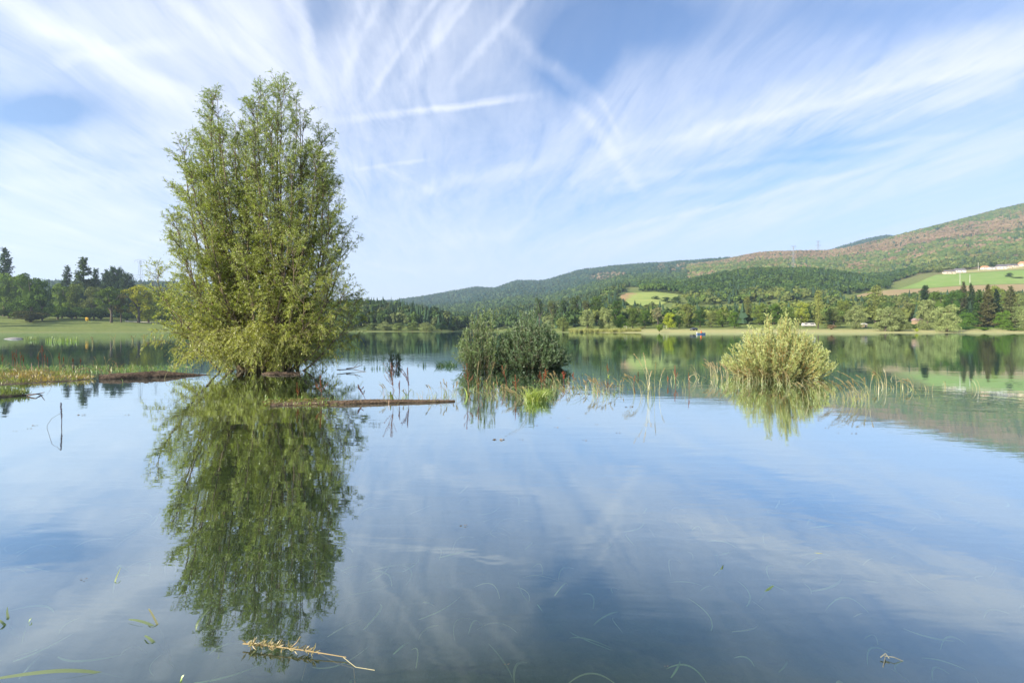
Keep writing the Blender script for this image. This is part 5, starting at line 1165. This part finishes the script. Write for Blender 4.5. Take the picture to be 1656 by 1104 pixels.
def pylon(u, vtop, D, label, w):
    X, Y = at(u, D); z0 = gz(X, Y); H = zv(D, vtop)-z0; o = thing('power_pylon', label, 'pylon', (X, Y, z0)); g = G()
    T = .0028*D/10*1.0; T = max(.10, D*.00016)
    hw = lambda t: w*(.5*(1-t)**1.2+.10)
    lv = np.linspace(0, 1, 9)
    for sx in (-1, 1):
        for sy in (-1, 1):
            tube(g, [(sx*hw(t), sy*hw(t), H*t) for t in lv], T, 4)
    for k in range(8):
        a, c = lv[k], lv[k+1]
        for s in (-1, 1):
            tube(g, [(-hw(a), s*hw(a), H*a), (hw(c), s*hw(c), H*c)], T*.6, 3); tube(g, [(hw(a), s*hw(a), H*a), (-hw(c), s*hw(c), H*c)], T*.6, 3)
    g.build('tower', M_grey, o)
    for (t, L) in ((.70, 1.35), (1.0, .95)):
        q = G(); tube(q, [(-w*L, 0, H*t), (0, 0, H*(t+.02)), (w*L, 0, H*t)], T, 4); tube(q, [(-w*L, 0, H*t), (0, 0, H*(t-.05)), (w*L, 0, H*t)], T*.8, 4)
        for s in (-1, -.5, .5, 1):
            tube(q, [(s*w*L, 0, H*t), (s*w*L, 0, H*(t-.05))], T*.7, 3)
        q.build('cross_arm', M_grey, o)
    return o, H
pylon(227, 421, 620, 'steel lattice pylon on the left above the yellow tree', 7.5)
pylon(252, 434, 900, 'smaller pylon mostly hidden behind the upper left twigs of the big willow', 8)
pylon(1283, 398, 1150, 'tall lattice pylon standing in the dark knoll wood before the big hill', 6)
pylon(1323, 390, 2080, 'distant pylon on the skyline left of the blue ridge', 9)
cab = G()
for dz in (0, 7): 
    p0 = np.array([(540-CU)/F*620, 620, zv(620, 487)-dz*1.0]); p1 = np.array([(1283-CU)/F*1150, 1150, zv(1150, 425)-dz])
    t = np.linspace(0, 1, 30)[:, None]; c = p0*(1-t)+p1*t-np.array([0, 0, 88])*4*t*(1-t)*np.array([[1]])
    tube(cab, c, .09, 3)
tag(cab.build('power_line', M_grey), 'pale power cables sagging across the valley behind the dark bush', 'power line')

def house(u0, u1, vb, hpx, wallm, roofm, label, roofh=.45, name='house', flat=False, nw=3):
    u = (u0+u1)/2; D = findD(u, vb, 800, 1000); sc = D/F; X, Y = at(u, D); Wd = (u1-u0)*sc; Hh = hpx*sc; dp = min(9, Wd*.8)
    o = thing(name, label, 'house', (X, Y, gz(X, Y)-.3), random.Random(u0).uniform(-.25, .1)); g = G(); hw = Hh*(1-roofh)
    box(g, (0, 0, hw/2+.15), (Wd*.94, dp, hw+.3)); g.build('wall', wallm, o)
    g = G(); z = hw+.3; e = .5; x, y = Wd/2, dp/2+e; rh = Hh*roofh
    g.add([(-x, -y, z), (x, -y, z), (x, y, z), (-x, y, z), (-x*.96, 0, z+rh), (x*.96, 0, z+rh)], [[0, 1, 5, 4], [2, 3, 4, 5]]); g.add([(-x, -y, z), (-x*.96, 0, z+rh), (-x, y, z)], [[0, 1, 2]]); g.add([(x, -y, z), (x*.96, 0, z+rh), (x, y, z)], [[0, 2, 1]]); g.add([(-x, -y, z), (x, -y, z), (x, y, z), (-x, y, z)], [[3, 2, 1, 0]])
    rf = g.build('roof', roofm, o)
    g = G(); box(g, (Wd*.22, .6, z+rh*.9), (.7, .7, 1.2)); g.build('chimney', wallm, rf)
    for k in range(nw):
        g = G(); box(g, (-Wd*.36+Wd*.72*k/max(1, nw-1), -dp/2-.03, hw*.55+.2), (1.2, .1, 1.3)); g.build('window', M_glass, o)
    g = G(); box(g, (Wd*.1, -dp/2-.03, 1.25), (1.0, .12, 2.1)); g.build('door', M_timber, o)
    return o
house(1527, 1543, 443, 6, M_cream, M_roofd, 'low cream house with dark roof at the left end of the hamlet')
house(1544, 1559, 441, 7, M_white, M_roofd, 'house with dark roof and white gable, second from left')
house(1588, 1597, 436, 6, M_white, M_roofo, 'small white house left of the round dark tree on the hill')
house(1599, 1613, 436, 4, M_white, M_white, 'long low white building right of the round dark tree', .35, 'farm_building')
house(1613, 1625, 435.5, 8, M_white, M_roofd, 'tall white house with grey roof in the middle of the hamlet')
house(1626, 1634, 434, 7, M_cream, M_roofd, 'cream house directly right of the tall white one')
house(1635, 1645, 433, 6, M_cream, M_roofd, 'house with wide dark roof, second from the right')
house(1649, 1664, 431, 8, M_cream, M_roofo, 'peach house with orange tiled roof at the right frame edge')
for (u, vb, vt, D0, lab) in [(1552.5, 461, 442, 720, 'white utility pole in the brown ploughed field'), (1568.5, 458, 444, 740, 'fainter utility pole right of the white one in the field'), (1582, 438, 424, 870, 'utility pole standing between the farm houses')]:
    D = findD(u, vb, 640, 900); X, Y = at(u, D); z = gz(X, Y); H = zv(D, vt)-z; g = G(); tube(g, [(0, 0, -.5), (0, 0, H)], [.28, .2], 6); o = thing('utility_pole', lab, 'pole', (X, Y, z)); g.build('pole', M_white, o); g = G(); tube(g, [(-1.2, 0, H-.8), (1.2, 0, H-.8)], .12, 4); g.build('crossbar', M_grey, o)

# hut, caravans, bench, goal-like rail and car on the right shore
def hut(u, v, w, h, label, wall, roof, name='hut', cat='hut'):
    D = findD(u, v, 262, 330); sc = D/F; X, Y = at(u, D); o = thing(name, label, cat, (X, Y, gz(X, Y)-.1)); W_ = w*sc; H = h*sc
    g = G(); box(g, (0, 0, H*.32), (W_*.85, 3, H*.64)); g.build('wall', wall, o)
    g = G(); x, y, z = W_/2, 1.9, H*.64; g.add([(-x, -y, z), (x, -y, z), (x, y, z), (-x, y, z), (-x*.8, 0, H), (x*.8, 0, H)], [[0, 1, 5, 4], [2, 3, 4, 5], [3, 2, 1, 0]]); g.add([(-x, -y, z), (-x*.8, 0, H), (-x, y, z), (x, -y, z), (x, y, z), (x*.8, 0, H)], [[0, 1, 2], [3, 4, 5]]); g.build('roof', roof, o)
    g = G(); box(g, (W_*.1, -1.52, H*.27), (W_*.25, .06, H*.45)); g.build('door', M_dark, o)
hut(1483, 524, 14, 10, 'small hut with faded reddish roof behind the tiny lime bush', M_timber, M_mauve)
hut(1396, 529, 9, 7, 'open wooden shelter with pale roof left of the big double willow', M_timber, M_white, 'shelter', 'shelter')
def caravan(u, v, w, label):
    D = findD(u, v, 262, 330); sc = D/F; X, Y = at(u, D); o = thing('caravan', label, 'caravan', (X, Y, gz(X, Y))); W_ = w*sc
    g = G(); box(g, (0, 0, 1.35), (W_, 2.1, 1.7), taper=.92); g.build('body', M_white, o); g = G(); box(g, (0, -1.05, 1.6), (W_*.5, .06, .5)); g.build('window', M_glass, o)
    for s in (-.12, .12): g = G(); tube(g, [(W_*s, -1.0, .35), (W_*s, -.8, .35)], .34, 12); g.build('wheel', M_rubber, o)
caravan(1312, 528, 12, 'white caravan behind the right edge of the pale willow bush'); caravan(1302, 528, 9, 'second white caravan, mostly hidden by the pale willow bush')
def fence(u0, u1, v, label):
    D = findD((u0+u1)/2, v, 255, 330); sc = D/F; x0 = (u0-CU)*sc; x1 = (u1-CU)*sc; o = thing('wooden_rail', label, 'fence', (x0, D, gz(x0, D))); L = x1-x0
    for k in range(4): g = G(); x = L*k/3; zz = gz(x0+x, D)-gz(x0, D); tube(g, [(x, 0, zz-.2), (x, 0, zz+1.5)], .09, 5); g.build('post', M_white, o)
    g = G(); tube(g, [(0, -.1, 1.35), (L, -.1, 1.35+gz(x1, D)-gz(x0, D))], .07, 5); g.build('rail', M_white, o)
fence(1073, 1088, 531, 'pale wooden rail on the shore between the green bush and the car'); fence(1009, 1022, 531, 'pale wooden rail at the shore below the small green meadow')
def car():
    D = findD(1122, 534.2, 250, 300); X, Y = at(1122, D); o = thing('parked_car', 'dark car parked on the sandy shore left behind the boat', 'car', (X, Y, gz(X, Y)), .5)
    bm = [(-2.1, .35), (-2.1, .85), (-1.9, .95), (-1.0, 1.0), (-.45, 1.45), (1.2, 1.45), (1.95, 1.0), (2.1, .85), (2.1, .35)]; n = len(bm); g = G(); V = [(x, -.85 if z < 1.1 else -.7, z) for x, z in bm]+[(x, .85 if z < 1.1 else .7, z) for x, z in bm]
    g.add(V, [[i, i+1, n+i+1, n+i] for i in range(n-1)]+[[n-1, 0, n, 2*n-1]]); 
    for s in (0, n):
        cc = np.mean(V[s:s+n], 0); g.add(list(V[s:s+n])+[cc], [[i, (i+1) % n, n] for i in range(n)])
    g.build('body', M_dark, o)
    for s in (-1, 1): g = G(); g.add([(-.75, s*.83, 1.02), (1.5, s*.83, 1.02), (1.05, s*.74, 1.38), (-.4, s*.74, 1.38)], [[0, 1, 2, 3]]); g.build('window', M_glass, o)
    for x in (-1.3, 1.3):
        for s in (-1, 1): g = G(); tube(g, [(x, s*.68, .32), (x, s*.9, .32)], .32, 14); g.build('wheel', M_rubber, o)
    for s in (-1, 1): g = G(); box(g, (-2.12, s*.6, .75), (.05, .28, .16)); g.build('headlight', M_white, o)
car()

# rowing boat with a seated angler
def boat():
    X, Y = onwater(1134, 540.4); Y = min(Y, 165); X = (1134-CU)/F*Y
    o = thing('rowing_boat', 'small dark blue rowing boat near the far sandy shore', 'boat', (X, Y, 0), .15)
    g = G(); st = np.linspace(-1, 1, 11); V = []
    for s in st:
        w = .62*(1-max(0, s)**3*.92)*(1-.12*(s < -.5)); zt = .42+.16*max(0, s)**2
        for (a, z) in ((-1, zt), (-.82, .05), (-.4, -.12), (.4, -.12), (.82, .05), (1, zt)): V.append((s*1.45, a*w, z))
    g.add(V, [[i*6+j, i*6+j+1, i*6+j+7, i*6+j+6] for i in range(10) for j in range(5)]+[[0, 5, 4, 1], [1, 4, 3, 2]])
    g.build('hull', M_blue, o)
    for x in (-.7, .35): g = G(); box(g, (x, 0, .30), (.26, 1.12, .05)); g.build('seat', M_timber, o)
    g = G(); box(g, (-1.5, 0, .55), (.26, .30, .42), taper=.8); tube(g, [(-1.52, 0, .35), (-1.54, 0, -.3)], .05, 6); g.build('outboard_motor', M_white, o)
    # the angler: one skinned body
    p = thing('person', 'seated person in an orange vest fishing from the rowing boat', 'person', (X-.05, Y, 0), .15)
    me = bpy.data.meshes.new('body')
    J = [(0, 0, .42), (0, 0, .62), (0, 0, .84), (0, 0, .97), (0, 0, 1.06), (.02, 0, 1.19),
         (.12, .12, .40), (.48, .16, .46), (.50, .16, .10), (.62, .16, .06), (.12, -.12, .40), (.48, -.16, .46), (.50, -.16, .10), (.62, -.16, .06),
         (0, .20, .88), (.08, .27, .64), (.32, .16, .60), (0, -.20, .88), (.08, -.27, .64), (.32, -.16, .60)]
    E = [(0, 1), (1, 2), (2, 3), (3, 4), (4, 5), (0, 6), (6, 7), (7, 8), (8, 9), (0, 10), (10, 11), (11, 12), (12, 13), (3, 14), (14, 15), (15, 16), (3, 17), (17, 18), (18, 19)]
    R = [.15, .14, .16, .12, .06, .105, .09, .07, .05, .045, .09, .07, .05, .045, .07, .05, .035, .07, .05, .035]
    me.from_pydata(J, E, []); ob = bpy.data.objects.new('body', me); COL.objects.link(ob); ob.parent = p
    md = ob.modifiers.new('skin', 'SKIN'); 
    for i, sv in enumerate(me.skin_vertices[0].data if me.skin_vertices else []): sv.radius = (R[i], R[i])
    if me.skin_vertices: me.skin_vertices[0].data[0].use_root = True
    ob.modifiers.new('sub', 'SUBSURF').levels = 1; me.materials.append(M_skin)
    g = G(); tube(g, [(0, 0, .50), (0, 0, .66), (0, 0, .84), (0, 0, .99), (0, 0, 1.04)], [.20, .20, .225, .17, .08], 12); g.build('vest', M_orange, p, smooth=True)
    g = G(); tube(g, [(.02, 0, 1.20), (.02, 0, 1.26), (.02, 0, 1.31)], [.125, .115, .04], 10); g.build('hat', M_orange, p, smooth=True)
    g = G(); tube(g, [(.15, .12, .44), (.48, .16, .48), (.51, .16, .16)], [.10, .085, .06], 8); tube(g, [(.15, -.12, .44), (.48, -.16, .48), (.51, -.16, .16)], [.10, .085, .06], 8); g.build('trousers', M_dark, p, smooth=True)
    g = G(); tube(g, [(0, 0, 0), (-.6, -.2, .9), (-1.1, -.4, 1.9)], [.012, .01, .006], 5)
    tag(g.build('fishing_rod', M_dark, loc=(X+.25, Y-.1, .62)), 'thin dark fishing rod held by the angler in the boat', 'fishing rod')
boat()

# ------------------------------------------------------------------ air
def haze():
    m = bpy.data.materials.new('haze_air'); m.use_nodes = True; n = m.node_tree; n.nodes.clear()
    v = n.nodes.new('ShaderNodeVolumePrincipled'); v.inputs['Color'].default_value = (.62, .80, 1, 1); v.inputs['Density'].default_value = HAZE; v.inputs['Anisotropy'].default_value = .3
    o = n.nodes.new('ShaderNodeOutputMaterial'); n.links.new(v.outputs[0], o.inputs['Volume'])
    g = G(); box(g, (0, 2000, 265), (24000, 8000, 580)); ob = g.build('haze', m); tag(ob, 'thin blue haze filling the valley', kind='stuff')
HAZE = 1.6e-4
haze()
